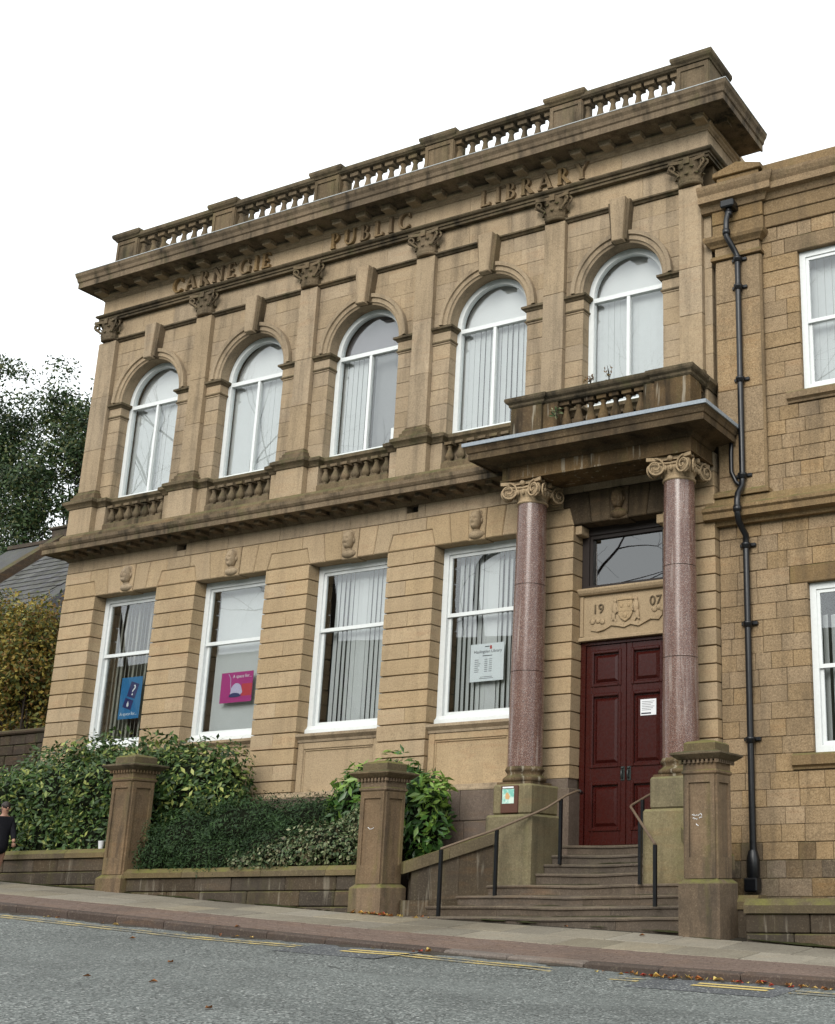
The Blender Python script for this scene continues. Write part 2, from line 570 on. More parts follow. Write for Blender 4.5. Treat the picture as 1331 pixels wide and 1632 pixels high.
def asphalt(name, c, var=.55):
    m, nt, bs = new_mat(name)
    geo = N(nt, 'ShaderNodeNewGeometry')
    pos = geo.outputs['Position']
    vo = N(nt, 'ShaderNodeTexVoronoi'); vo.inputs['Scale'].default_value = 48
    L(nt, pos, vo.inputs['Vector'])
    sep = N(nt, 'ShaderNodeSeparateColor'); L(nt, vo.outputs['Color'], sep.inputs[0])
    a = mixc(nt, sep.outputs[0], tuple(q * (1 - var) for q in c), tuple(q * (1 + var) for q in c))
    a = mixc(nt, ramp(nt, sep.outputs[1], .88, .96), a, (.36, .37, .35))
    a = mixc(nt, ramp(nt, noisen(nt, pos, .7, 5), .4, .7, 0, .5), a, tuple(q * .5 for q in c))
    st = N(nt, 'ShaderNodeMapping'); st.inputs['Scale'].default_value = (.1, .9, 1)
    L(nt, pos, st.inputs['Vector'])
    a = mixc(nt, ramp(nt, noisen(nt, st.outputs[0], 1, 4), .48, .68, 0, .4), a, tuple(q * 1.4 for q in c))
    crk = N(nt, 'ShaderNodeTexVoronoi', feature='DISTANCE_TO_EDGE'); crk.inputs['Scale'].default_value = .45
    wob = N(nt, 'ShaderNodeVectorMath', operation='ADD'); wsc = N(nt, 'ShaderNodeVectorMath', operation='SCALE'); wsc.inputs['Scale'].default_value = .8
    nv = N(nt, 'ShaderNodeTexNoise'); nv.inputs['Scale'].default_value = 1.3; nv.inputs['Detail'].default_value = 5; L(nt, pos, nv.inputs['Vector'])
    L(nt, nv.outputs['Color'], wsc.inputs[0]); L(nt, pos, wob.inputs[0]); L(nt, wsc.outputs[0], wob.inputs[1]); L(nt, wob.outputs[0], crk.inputs['Vector'])
    a = mixc(nt, mathn(nt, 'MULTIPLY', ramp(nt, crk.outputs['Distance'], .012, .004), ramp(nt, noisen(nt, pos, .6, 2), .6, .68)), a, tuple(q * .35 for q in c))
    a = mixc(nt, ramp(nt, noisen(nt, pos, 1.7, 3, .7), .62, .72, 0, .45), a, tuple(q * .5 for q in c))
    L(nt, a, bs.inputs['Base Color'])
    bs.inputs['Roughness'].default_value = .85
    h = mathn(nt, 'ADD', vo.outputs['Distance'], noisen(nt, pos, 160, 2))
    bump(nt, bs, h, .55, .008)
    return m


MS['asphalt'] = asphalt('asphalt', (.108, .118, .111), .8)
MS['patch'] = asphalt('asphalt_patch', (.075, .08, .085), .25)
MS['flag'] = stone('flagstone', (.31, .28, .215), (.235, .205, .155), var=.4, soot=.4, streak=.0, pit=.35, tint=(.3, .24, .16), tintamt=.4)
MS['paver'] = stone('block_paver', (.19, .138, .115), (.15, .11, .092), var=.3, soot=.35, streak=0, pit=.35)
MS['kerb'] = stone('kerb_stone', (.235, .195, .17), (.175, .145, .125), var=.35, soot=.35, streak=0, pit=.3)
MS['joint'] = plain('dark_joint', (.05, .044, .034), .95, .1, nscale=14, namt=.5)
MS['kerbdark'] = stone('kerb_stone_dirty', (.105, .08, .07), (.07, .055, .048), var=.4, soot=.4, streak=0, pit=.3)
MS['soil'] = plain('soil', (.03, .022, .015), .95, .1, nscale=12, namt=.5, bumpamt=.6)
MS['ground'] = plain('rough_ground', (.06, .065, .04), .95, .1, nscale=2, namt=.5)


def worn_yellow(name, keep):
    m, nt, bs = new_mat(name)
    geo = N(nt, 'ShaderNodeNewGeometry')
    pos = geo.outputs['Position']
    n = mathn(nt, 'ADD', mathn(nt, 'MULTIPLY', noisen(nt, pos, 3.5, 5, .7), .6), mathn(nt, 'MULTIPLY', noisen(nt, pos, 45, 3, .7), .4))
    L(nt, mixc(nt, ramp(nt, n, keep - .05, keep + .07), (.5, .38, .13), (.125, .13, .122)), bs.inputs['Base Color'])
    bs.inputs['Roughness'].default_value = .8
    return m


MS['yellow'] = worn_yellow('yellow_paint', .6)
MS['yellowworn'] = worn_yellow('yellow_paint_worn', .475)
MS['bark'] = plain('bark', (.035, .028, .022), .95, .1, nscale=10, namt=.5, bumpamt=.6)
# ------------------------------------------------------------------ ground, road, pavement
XW = [-60, -40, -20, -12, -9.4, -4.2, 1.04, 2.7, 8, 14, 40, 60]
ZW = [5.2, 3.9, 2.36, 1.80, 1.625, 1.285, 1.03, .90, .60, .32, -.8, -1.6]
XK = [-60, -40, -20, -12, -8.63, -4.86, -3.04, -.6, .6, 3.6, 8, 14, 40, 60]
ZK = [5.0, 3.7, 2.2, 1.69, 1.473, 1.219, 1.09, .925, .858, .745, .52, .24, -.9, -1.7]


def _smooth(xs, zs):
    def f(x):
        return float(np.mean(np.interp([x - 1.2, x - .6, x, x + .6, x + 1.2], xs, zs)))
    return f


zw, zk = _smooth(XW, ZW), _smooth(XK, ZK)
Y_WALL, Y_KERB = -2.2, -4.6


def zpav(x, y):
    t = (Y_WALL - y) / (Y_WALL - Y_KERB)
    return zw(x) * (1 - t) + zk(x) * t


def zroad(x, y):
    s = Y_KERB - y
    return zk(x) - float(np.interp(x, [-4.5, -1.6, -1.3, .7, 1.0, 4], [.105, .05, .04, .045, .085, .09])) - .038 * s + (.0006 * s * s if s < 30 else .54 + .02 * (s - 30))


def sheet(xs, ys, fz, name, mat, parent=None):
    b = MB()
    vs = [(x, y, fz(x, y)) for y in ys for x in xs]
    n = len(xs)
    fs = [(j * n + i, j * n + i + 1, (j + 1) * n + i + 1, (j + 1) * n + i) for j in range(len(ys) - 1) for i in range(n - 1)]
    b.add(vs, fs, True)
    return b.build(name, mat, parent)


def zgnd(x, y):
    if y < Y_KERB:
        return zroad(x, max(y, -30)) - .25 + min(17, max(0, -26 - y) * .5)  # rising bank added out of view to darken window reflections and front light
    return zw(x) - .35 - (.0 if y < 0 else 0.0) + max(0, y - 14) * .12


far = [-400, -250, -150, -100, -60]
tag(sheet(far + list(range(-56, 57, 4)) + [60, 100, 150, 250, 400], far + list(range(-56, 57, 3)) + [60, 100, 150, 250, 400],
          lambda x, y: zgnd(max(-60, min(60, x)), max(-60, min(60, y))), 'ground', MS['ground']), kind='structure')
xs = [-60, -50, -40, -30] + [-24 + .75 * i for i in range(60)] + [22, 26, 30, 40, 50, 60]
road = sheet(xs, [-24 + 1.0 * i for i in range(18)] + [-6.5, -6, -5.5, -5.1, -4.8, -4.62, -4.5], zroad, 'road', MS['asphalt'])
tag(road, kind='structure')

pav_base = sheet(xs, [-4.58, -4.2, -3.6, -3, -2.4, -1.9, -1.5], lambda x, y: zpav(x, y) - .03, 'pavement', MS['joint'])
tag(pav_base, kind='structure')


def slab(x0, x1, y0, y1, fz, t=.08, lift=0., c=.008):
    b = MB()
    vs = []
    for (dz, i) in ((-t, 0), (lift - c, 0), (lift, c)):
        for (x, y) in ((x0 + i, y0 + i), (x1 - i, y0 + i), (x1 - i, y1 - i), (x0 + i, y1 - i)):
            vs.append((x, y, fz(x, y) + dz))
    fs = []
    for k in range(2):
        for i in range(4):
            j = (i + 1) % 4
            fs.append((k * 4 + i, k * 4 + j, k * 4 + 4 + j, k * 4 + 4 + i))
    fs += [(3, 2, 1, 0), (8, 9, 10, 11)]
    b.add(vs, fs)
    return b


# flagstones: two courses beside the wall
for (ya, yb, w0) in ((-2.92, -2.16, .0), (-3.58, -2.93, .4)):
    x = -14.5 + w0
    while x < 5.5:
        w = random.uniform(.62, .98)
        slab(x + .009, x + w - .009, ya + .008, yb - .008, zpav, .07, random.uniform(-.003, .003)).build('flagstone', MS['flag'], pav_base)
        x += w
# kerbstones
x = -15.0
while x < 6.5:
    w = random.uniform(.85, 1.05)
    slab(x + .006, x + w - .006, -4.62, -4.45, zpav, .26, random.uniform(-.002, .004), .018).build('kerbstone', MS['kerb'] if -1.7 < x < .6 else MS['kerbdark'], pav_base)
    x += w
# block pavers between flags and kerb, too many and too small to pick apart
pv = MB()
rows = 8
dy = (4.44 - 3.59) / rows
for r in range(rows):
    x = -15 + (r % 2) * .105
    while x < 6.5:
        s = slab(x + .004, x + .206, -4.44 + r * dy + .003, -4.44 + (r + 1) * dy - .003, zpav, .03, random.uniform(-.003, .002), .006)
        pv.add(s.v, s.f)
        x += .21
tag(pv.build('block_paver', MS['paver'], pav_base), kind='stuff')


# painted lines, patches
def strip(x0, x1, y0, y1, lift, name, mat, parent):
    n = max(1, int((x1 - x0) / .4))
    xs_ = [x0 + (x1 - x0) * i / n for i in range(n + 1)]
    return sheet(xs_, [y0, y1], lambda x, y: zroad(x, y) + lift, name, mat, parent)


def patch(pts, lift, name, mat):
    b = MB()
    b.add([(x, y, zroad(x, y) + lift) for x, y in pts], [tuple(range(len(pts)))])
    return b.build(name, mat, road)


strip(1.75, 3.3, -5.5, -4.66, .004, 'asphalt_patch', MS['patch'], road)
strip(-2.75, -1.3, -5.5, -4.66, .004, 'asphalt_patch', MS['patch'], road)
for (x0, x1, m, lf) in ((-14, -2.8, 'yellowworn', .006), (-1.25, 1.7, 'yellowworn', .006), (3.32, 6, 'yellowworn', .006), (2.3, 3.1, 'yellow', .009), (-2.1, -1.28, 'yellow', .009)):
    for yl in (-4.93, -5.09):
        strip(x0, x1, yl - .042, yl + .042, lf, 'yellow_line', MS[m], road)

# ------------------------------------------------------------------ fallen leaves
MS['deadleaf'] = leaf_mat('fallen_leaf', [(.4, .22, .05), (.3, .1, .03), (.5, .38, .12), (.22, .09, .03), (.45, .3, .1), (.35, .05, .03)], .7, .2, .1)


def leaf_shape(b, p, size, yaw, tilt=.25):
    ca, sa = math.cos(yaw), math.sin(yaw)
    for (u, v, h) in ((0, 0, 0), (.45, .32, tilt), (1, 0, .05), (.45, -.32, tilt * .8)):
        x, y = u * ca - v * sa, u * sa + v * ca
        b.v.append((p[0] + x * size, p[1] + y * size, p[2] + .006 + h * size))
    o = len(b.v) - 4
    b.f += [(o, o + 1, o + 2), (o, o + 2, o + 3)]
    b.s += [False, False]


single = [(146, 1558), (238, 1420), (142, 1413), (205, 1422), (338, 1608), (372, 1490), (205, 1497), (540, 1450), (905, 1478), (1018, 1492), (236, 1567), (276, 1535)]
EYEV = np.array(EYE)


def ground_at(px, py):
    d = RC.T @ np.array([px - 1088., py - 816., 1975.467])
    t = 3.0
    for _ in range(400):
        p = EYEV + d / np.linalg.norm(d) * t
        z = zpav(p[0], p[1]) if p[1] > Y_KERB else zroad(p[0], p[1])
        if p[2] < z: break
        t += .06
    return p
for i, (px, py) in enumerate(single):
    p = ground_at(px, py)
    z = zpav(p[0], p[1]) if p[1] > Y_KERB else zroad(p[0], p[1])
    b = MB()
    leaf_shape(b, (p[0], p[1], z), random.uniform(.07, .1), random.uniform(0, 6.28), .3)
    on_road = p[1] < Y_KERB
    tag(b.build('fallen_leaf', MS['deadleaf']), 'single dry autumn leaf lying on the grey road surface' if on_road else 'single dry autumn leaf lying on the pavement by the garden wall', 'leaf', 'fallen leaves on the road' if on_road else 'fallen leaves on the pavement')
b = MB()
for i in range(150):
    x = random.choice([random.gauss(1.9, .45), random.gauss(3.6, .6), random.uniform(-12, 5)]) if i < 110 else random.gauss(-3.8, .35)
    y = -4.68 - abs(random.gauss(0, .05)) if i < 110 else -2.2 - abs(random.gauss(0, .07))
    if i < 110: z = zroad(x, y) + random.uniform(0, .02)
    else: z = zpav(x, y) + random.uniform(0, .02)
    leaf_shape(b, (x, y, z), random.uniform(.05, .1), random.uniform(0, 6.28), random.uniform(.1, .5))
tag(b.build('leaf_litter', MS['deadleaf']), 'brown and yellow leaf litter drifted along the kerb and pier foot', 'leaves', kind='stuff')
# ------------------------------------------------------------------ the library
LIB = empty('library_building', (-7.0, 0.0, 1.2))
tag(LIB, 'two-storey sandstone public library with arched upper windows, balustrade and pillared porch', 'library')
PIL = [-13.99, -11.17, -8.36, -5.53, -2.69, -0.02]
WINU = [(-12.58, .83), (-9.765, .83), (-6.945, .83), (-4.11, .83), (-1.355, .775)]
OPEN = [(-13.33, -11.615), (-10.58, -8.80), (-7.77, -5.98), (-4.965, -3.27), (-2.18, -.54)]
XL, XR = -14.26, .353
ZS = 7.33                       # lintel level
CH = .277


def part(b, name, mat, parent=LIB, origin=None):
    if name in ('rusticated_block', 'ashlar_block', 'plinth_block', 'pilaster_block'):      # worn, not ruler-straight
        b.v = [(x + random.uniform(-.0022, .0022), y + random.uniform(-.0035, .0035), z + random.uniform(-.0028, .0028)) for x, y, z in b.v]
    return b.build(name, MS[mat] if isinstance(mat, str) else mat, parent, origin)


# ---- shell behind the dressed stone
sh = MB()
sh.box(XL + .02, XL + .4, .32, 10, 1.2, 14.4).box(-.05, .33, .66, 10, 1.2, 14.4).box(XL + .4, -.05, 9.6, 10, 1.2, 14.4)
sh.box(XL + .4, -.05, .6, 9.6, 14.15, 14.45).box(XL + .4, -.05, .6, 9.6, 7.95, 8.25)
part(sh, 'shell_wall', 'up')
rm = MB()
rm.box(XL + .42, -.07, 3.2, 3.3, 2.0, 7.9).box(XL + .42, -.07, 3.2, 3.3, 8.3, 14.1).box(XL + .42, -.07, .6, 9.5, 1.9, 2.0)
part(rm, 'interior_partition', 'room')
co = MB()                       # core behind piers
pier_x = [XL] + [q for o in OPEN for q in o] + [XR]
for i in range(0, len(pier_x), 2):
    co.box(pier_x[i] + .03, pier_x[i + 1] - .03, .28, .6, 1.2, 7.95)
for (a, b_) in OPEN[:4]:
    co.box(a - .04, b_ + .04, .27, .6, 1.2, 4.2)
    co.box(a - .04, b_ + .04, .27, .6, 7.36, 8.4)
co.box(OPEN[4][0] - .04, OPEN[4][1] + .04, .27, .6, 7.36, 8.4)
co.box(XL + .03, XR - .03, .28, .6, 7.9, 9.35)
co.box(XL + .03, .3, .28, .6, 12.55, 14.2)
for (c, hw) in WINU:
    pass
edges = [XL + .03] + [q for c, hw in WINU for q in (c - hw, c + hw)] + [.3]
for i in range(0, len(edges), 2):
    co.box(edges[i], edges[i + 1], .3, .6, 9.3, 12.6)
part(co, 'backing_wall', 'core')

# ---- rusticated ground floor piers
levels = [ZS - CH * k for k in range(16)]
for i in range(0, len(pier_x), 2):
    x0, x1 = pier_x[i], pier_x[i + 1]
    for k in range(15):
        zt, zb = levels[k], levels[k + 1]
        if k == 14: zb = 3.245
        if (k + i // 2) % 2 == 1 and x1 - x0 > .8:
            s = x0 + (x1 - x0) * random.choice([.42, .5, .56])
            part(MB().rust(x0, s - .002, 0, .3, zb, zt, .03, 0), 'rusticated_block', 'gf')
            part(MB().rust(s + .002, x1, 0, .3, zb, zt, 0, .03), 'rusticated_block', 'gf')
        else:
            part(MB().rust(x0, x1, 0, .3, zb, zt), 'rusticated_block', 'gf')
# flat arches
ZT1, ZT2 = 7.632, 7.87
G = .004
for i in range(0, len(pier_x), 2):
    x0, x1 = pier_x[i], pier_x[i + 1]
    a = .0 if i == 0 else .085
    d = .0 if i == len(pier_x) - 2 else .085
    part(MB().prism([(x0 + G, ZS + G), (x1 - G, ZS + G), (x1 - d - G, ZT1 - G), (x0 + a + G, ZT1 - G)], 0, .3, .016), 'skewback_block', 'gf')
    s0 = x0 if i == 0 else x0 + .21
    s1 = x1 if i == len(pier_x) - 2 else x1 - .21
    part(MB().prism([(s0 + .002, ZT1 + G), (s1 - .002, ZT1 + G), (s1 - .002, ZT2), (s0 + .002, ZT2)], 0, .3, .01), 'lintel_block', 'gf')


def head_relief(cx, cz, w, h, y, beard, parent, mat):
    """bust in relief: face with brow, sockets, nose, mouth, ears, hair and shoulders"""
    def disp(d):
        f = 0
        if d.y < .1:
            f += .42 * math.exp(-((d.x / .13) ** 2 + ((d.z + .05) / .2) ** 2))
            f += .2 * math.exp(-((d.x / .55) ** 2 + ((d.z - .27) / .09) ** 2))
            for s in (-1, 1):
                f -= .34 * math.exp(-(((d.x - s * .34) / .15) ** 2 + ((d.z - .1) / .1) ** 2))
                f += .12 * math.exp(-(((d.x - s * .5) / .18) ** 2 + ((d.z + .15) / .14) ** 2))
            f -= .25 * math.exp(-((d.x / .3) ** 2 + ((d.z + .42) / .055) ** 2))
            f += (.12 + beard * .3) * math.exp(-((d.x / .42) ** 2 + ((d.z + .7) / .22) ** 2))
        return f
    b = MB()
    b.sphere(cx, y, cz, w / 2, w * .5, h / 2, 32, 28, disp)
    b.sphere(cx, y + .035, cz + h * .2, w * .58, w * .46, h * .4, 20, 12, lambda d: (.12 * math.sin(15 * d.x) * math.sin(11 * d.z + 2)) - (.6 if d.y < -.25 and d.z < .35 else 0))
    for s in (-1, 1):
        b.sphere(cx + s * w * .52, y + .02, cz - .03 * h, w * .08, w * .14, h * .14, 8, 6)
    b.sphere(cx, y + .05, cz - h * .72, w * .78, w * .42, h * .24, 16, 8)
    b.sphere(cx, y + .04, cz - h * .5, w * .3, w * .36, h * .2, 12, 8)
    return part(b, 'carved_head', mat, parent)


for wi, (a, b_) in enumerate(OPEN):
    w = b_ - a
    jb = [a + w * .2, a + w * .415, a + w * .61, a + w * .815]
    c = (a + b_) / 2
    jt = [c + (x - c) * 1.13 for x in jb]
    mat = 'gf' if wi < 4 else 'sootshade'  # door voussoirs take the darker stone, porch shade put into its colour
    pl = [(a + G, ZS), (jb[0] - G, ZS), (jt[0] - G, ZT2), (a - .21 + .002, ZT2), (a - .21 + .002, ZT1 + G), (a - .085 + G, ZT1 + G)]
    part(MB().prism(pl, 0, .3, .014), 'voussoir', mat)
    part(MB().prism([(jb[0] + G, ZS), (jb[1] - G, ZS), (jt[1] - G, ZT2), (jt[0] + G, ZT2)], 0, .3, .014), 'voussoir', mat)
    ks = part(MB().prism([(jb[1] + G, ZS - .015), (jb[2] - G, ZS - .015), (jt[2] - G, ZT2), (jt[1] + G, ZT2)], -.012, .3, .014), 'keystone', mat)
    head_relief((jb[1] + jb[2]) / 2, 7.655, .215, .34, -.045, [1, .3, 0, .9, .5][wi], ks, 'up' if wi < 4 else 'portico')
    part(MB().prism([(jb[2] + G, ZS), (jb[3] - G, ZS), (jt[3] - G, ZT2), (jt[2] + G, ZT2)], 0, .3, .014), 'voussoir', mat)
    pr = [(jb[3] + G, ZS), (b_ - G, ZS), (b_ + .085 - G, ZT1 + G), (b_ + .21 - .002, ZT1 + G), (b_ + .21 - .002, ZT2), (jt[3] + G, ZT2)]
    part(MB().prism(pr, 0, .3, .014), 'voussoir', mat)

# ---- band course with two vent holes
vent = [(-11.2, -10.95), (-5.63, -5.385)]
cuts = [XL]
while cuts[-1] < XR - 1.2:
    cuts.append(cuts[-1] + random.uniform(1.25, 1.7))
cuts[-1] = XR
for i in range(len(cuts) - 1):
    x0, x1 = cuts[i] + .002, cuts[i + 1] - .002
    segs = [(x0, x1)]
    for (va, vb) in vent:
        new = []
        for (s, e) in segs:
            if vb <= s or va >= e: new.append((s, e)); continue
            if va > s: new.append((s, va))
            if vb < e: new.append((vb, e))
        segs = new
    for (s, e) in segs:
        if e - s > .02: part(MB().bevbox(s, e, .012, .3, 7.882, 8.2, .006), 'band_stone', 'up')
for (va, vb) in vent:
    part(MB().box(va + .002, vb - .002, .013, .3, 7.884, 8.0), 'band_stone', 'up')
    v = part(MB().box(va, vb, .2, .24, 8.0, 8.2), 'vent', 'room')
# ---- first-floor cornice
c2 = [(-.1, 8.13), (.02, 8.13), (.05, 8.17), (.08, 8.2), (.1, 8.23), (.4, 8.24), (.4, 8.225), (.44, 8.225), (.44, 8.315), (.46, 8.33), (.49, 8.37), (.5, 8.43), (.44, 8.445), (-.1, 8.52)]
part(MB().sweep([(XL, .6), (XL, 0), (-3.0, 0)], c2, [(-.6, 0), (-.6, -1), None]), 'cornice', 'cornice')
x = -14.05
while x < -3.3:
    part(MB().bevbox(x - .07, x + .07, -.3, 0, 8.17, 8.238, .01), 'dentil', 'cornice')
    x += .37
# ---- pedestal course, balusters and sill rail under the upper windows
part(MB().sweep([(XL - .02, .6), (XL - .02, -.02), (XR, -.02)], [(-.2, 8.46), (.14, 8.46), (.14, 8.62), (.1, 8.68), (-.2, 8.7)]), 'base_course', 'trim')
railp = [(XL, .6), (XL, -.0)]
for i, c in enumerate(PIL):
    p0 = [(c - .58, .17), (c - .58, .03), (c - .33, .03), (c - .33, -.1), (c + .33, -.1), (c + .33, .03), (c + .58, .03), (c + .58, .17)]
    if i == 0: p0 = [(XL - .08, .6), (XL - .08, -.1)] + p0[4:]
    if i == 5: p0 = p0[:5] + [(c + .33, .6)]
    railp = p0 if i == 0 else railp + p0
    x0 = XL - .06 if i == 0 else c - .33
    part(MB().bevbox(x0, c + .33, -.1, .3, 8.68, 9.24, .01), 'pedestal', 'up')
    if i > 0: part(MB().bevbox(c - .58, c - .332, .03, .3, 8.68, 9.24, .006), 'pedestal_strip', 'up')
    if i < 5: part(MB().bevbox(c + .332, c + .58, .03, .3, 8.68, 9.24, .006), 'pedestal_strip', 'up')
part(MB().sweep(railp, [(-.14, 9.235), (.02, 9.235), (.035, 9.27), (.06, 9.3), (.095, 9.33), (.095, 9.385), (.05, 9.415), (-.14, 9.425)]), 'sill_rail', 'mould')


def baluster_mesh(h, r, name, mat, n=12):
    p = [(.95, 0), (.95, .08), (.62, .1), (.55, .13), (.78, .18), (1, .28), (.98, .36), (.75, .5), (.5, .66), (.42, .76), (.6, .8), (.6, .83), (.5, .85), (.95, .9), (.95, 1.0)]
    b = MB()
    b.lathe(0, 0, [(a * r, q * h) for a, q in p[2:-2]], n)
    b.box(-r * .95, r * .95, -r * .95, r * .95, 0, h * .1)
    b.box(-r * .95, r * .95, -r * .95, r * .95, h * .87, h)
    return b.mesh(name, (0, 0, 0), mat)


bal_u = baluster_mesh(.39, .082, 'window_baluster', MS['trim'])
for i in range(5):
    x0, x1 = PIL[i] + .58, PIL[i + 1] - .58
    part(MB().bevbox(x0 + .002, x1 - .002, .0, .3, 8.7, 8.845, .015), 'baluster_base', 'trim')
    n = 7
    for k in range(n):
        place('baluster', bal_u, (x0 + (x1 - x0) * (k + .5) / n, .115, 8.845), LIB)
    part(MB().box(x0, x1, .26, .3, 8.84, 9.24), 'recess_wall', 'up')

# ---- upper storey: pilasters, ashlar, arches
ZSP = 11.55


def capital(c):
    b = MB()
    z0, z1 = 13.06, 13.53
    b.lathe(c, .06, [(.2, z0), (.235, z0 + .02), (.235, z0 + .045), (.2, z0 + .06), (.2, z0 + .3), (.27, z1 - .06)], 16)
    # abacus, a little concave
    b.extz([(c - .37, -.24), (c - .15, -.17), (c + .15, -.17), (c + .37, -.24), (c + .32, .1), (c - .32, .1)], z1 - .06, z1 + .0)
    b.extz([(c - .06, -.24), (c + .06, -.24), (c + .05, -.12), (c - .05, -.12)], z1 - .1, z1 + .02)

    def leaf(px, py, nx, ny, zb, h, w, curl):
        tx, ty = -ny, nx
        vs, fs = [], []
        for k in range(6):
            t = k / 5
            out = .02 + curl * (t ** 2.5) + .015 * math.sin(t * 9)
            z = zb + h * (t if t < .85 else .85 - (t - .85) * 1.2)
            ww = w * (1 - .75 * t ** 3) * (.8 + .3 * math.sin(math.pi * min(1, t * 1.2)))
            for s, dip in ((-1, .02), (-.45, -.008), (0, .012), (.45, -.008), (1, .02)):
                vs.append((px + nx * (out - dip) + tx * ww * s, py + ny * (out - dip) + ty * ww * s, z))
        for k in range(5):
            for q in range(4):
                fs.append((k * 5 + q, k * 5 + q + 1, k * 5 + 6 + q, k * 5 + 5 + q))
        b.add(vs, fs, True)
    for ang in (-1.45, -.75, 0, .75, 1.45):
        nx, ny = math.sin(ang), -math.cos(ang)
        leaf(c + nx * .2, .06 + ny * .2, nx, ny, z0 + .05, .17, .085, .085)
    for ang in (-1.1, -.38, .38, 1.1):
        nx, ny = math.sin(ang), -math.cos(ang)
        leaf(c + nx * .21, .06 + ny * .21, nx, ny, z0 + .15, .2, .085, .1)
    for s in (-1, 1):
        for (ang, base) in ((s * .72, (s * .3, -.19)), (s * 1.3, (s * .33, -.1))):
            nx, ny = math.sin(ang), -math.cos(ang)
            pts = []
            for k in range(16):
                t = k / 15 * 4.2 * math.pi / 2
                r = .085 * (1 - k / 18)
                pts.append((c + base[0] + nx * r * math.cos(t), base[1] + .02 + ny * r * math.cos(t), z1 - .14 + r * math.sin(t)))
            pts = [(c + base[0] * .45, base[1] * .5, z0 + .16)] + pts[::1]
            b.tube(pts, [.02] + [.026 - .001 * k for k in range(16)], 6)
    b.v = [(c + (vx - c) * .93, -.02 + (vy + .02) * (.5 if vy < -.02 else 1), vz) for vx, vy, vz in b.v]
    return part(b, 'capital', 'trim')


for i, c in enumerate(PIL):
    x0 = XL if i == 0 else c - .21
    x1 = c + .21 if i else c + .245
    part(MB().sweep([(x0, .6 if i == 0 else .12), (x0, 0), (x1, 0), (x1, .12)], [(-.05, 9.41), (.09, 9.41), (.09, 9.5), (.055, 9.515), (.055, 9.56), (.02, 9.6), (.02, 9.63), (-.05, 9.63)]), 'pilaster_base', 'trim')
    zz = [9.63, 10.55 + .1 * (i % 2), 11.75 - .12 * (i % 3), 13.04]
    for k in range(3):
        part(MB().bevbox(x0, x1, 0, .31, zz[k] + .002, zz[k + 1] - .002, .006), 'pilaster_block', 'up')
    capital(c)

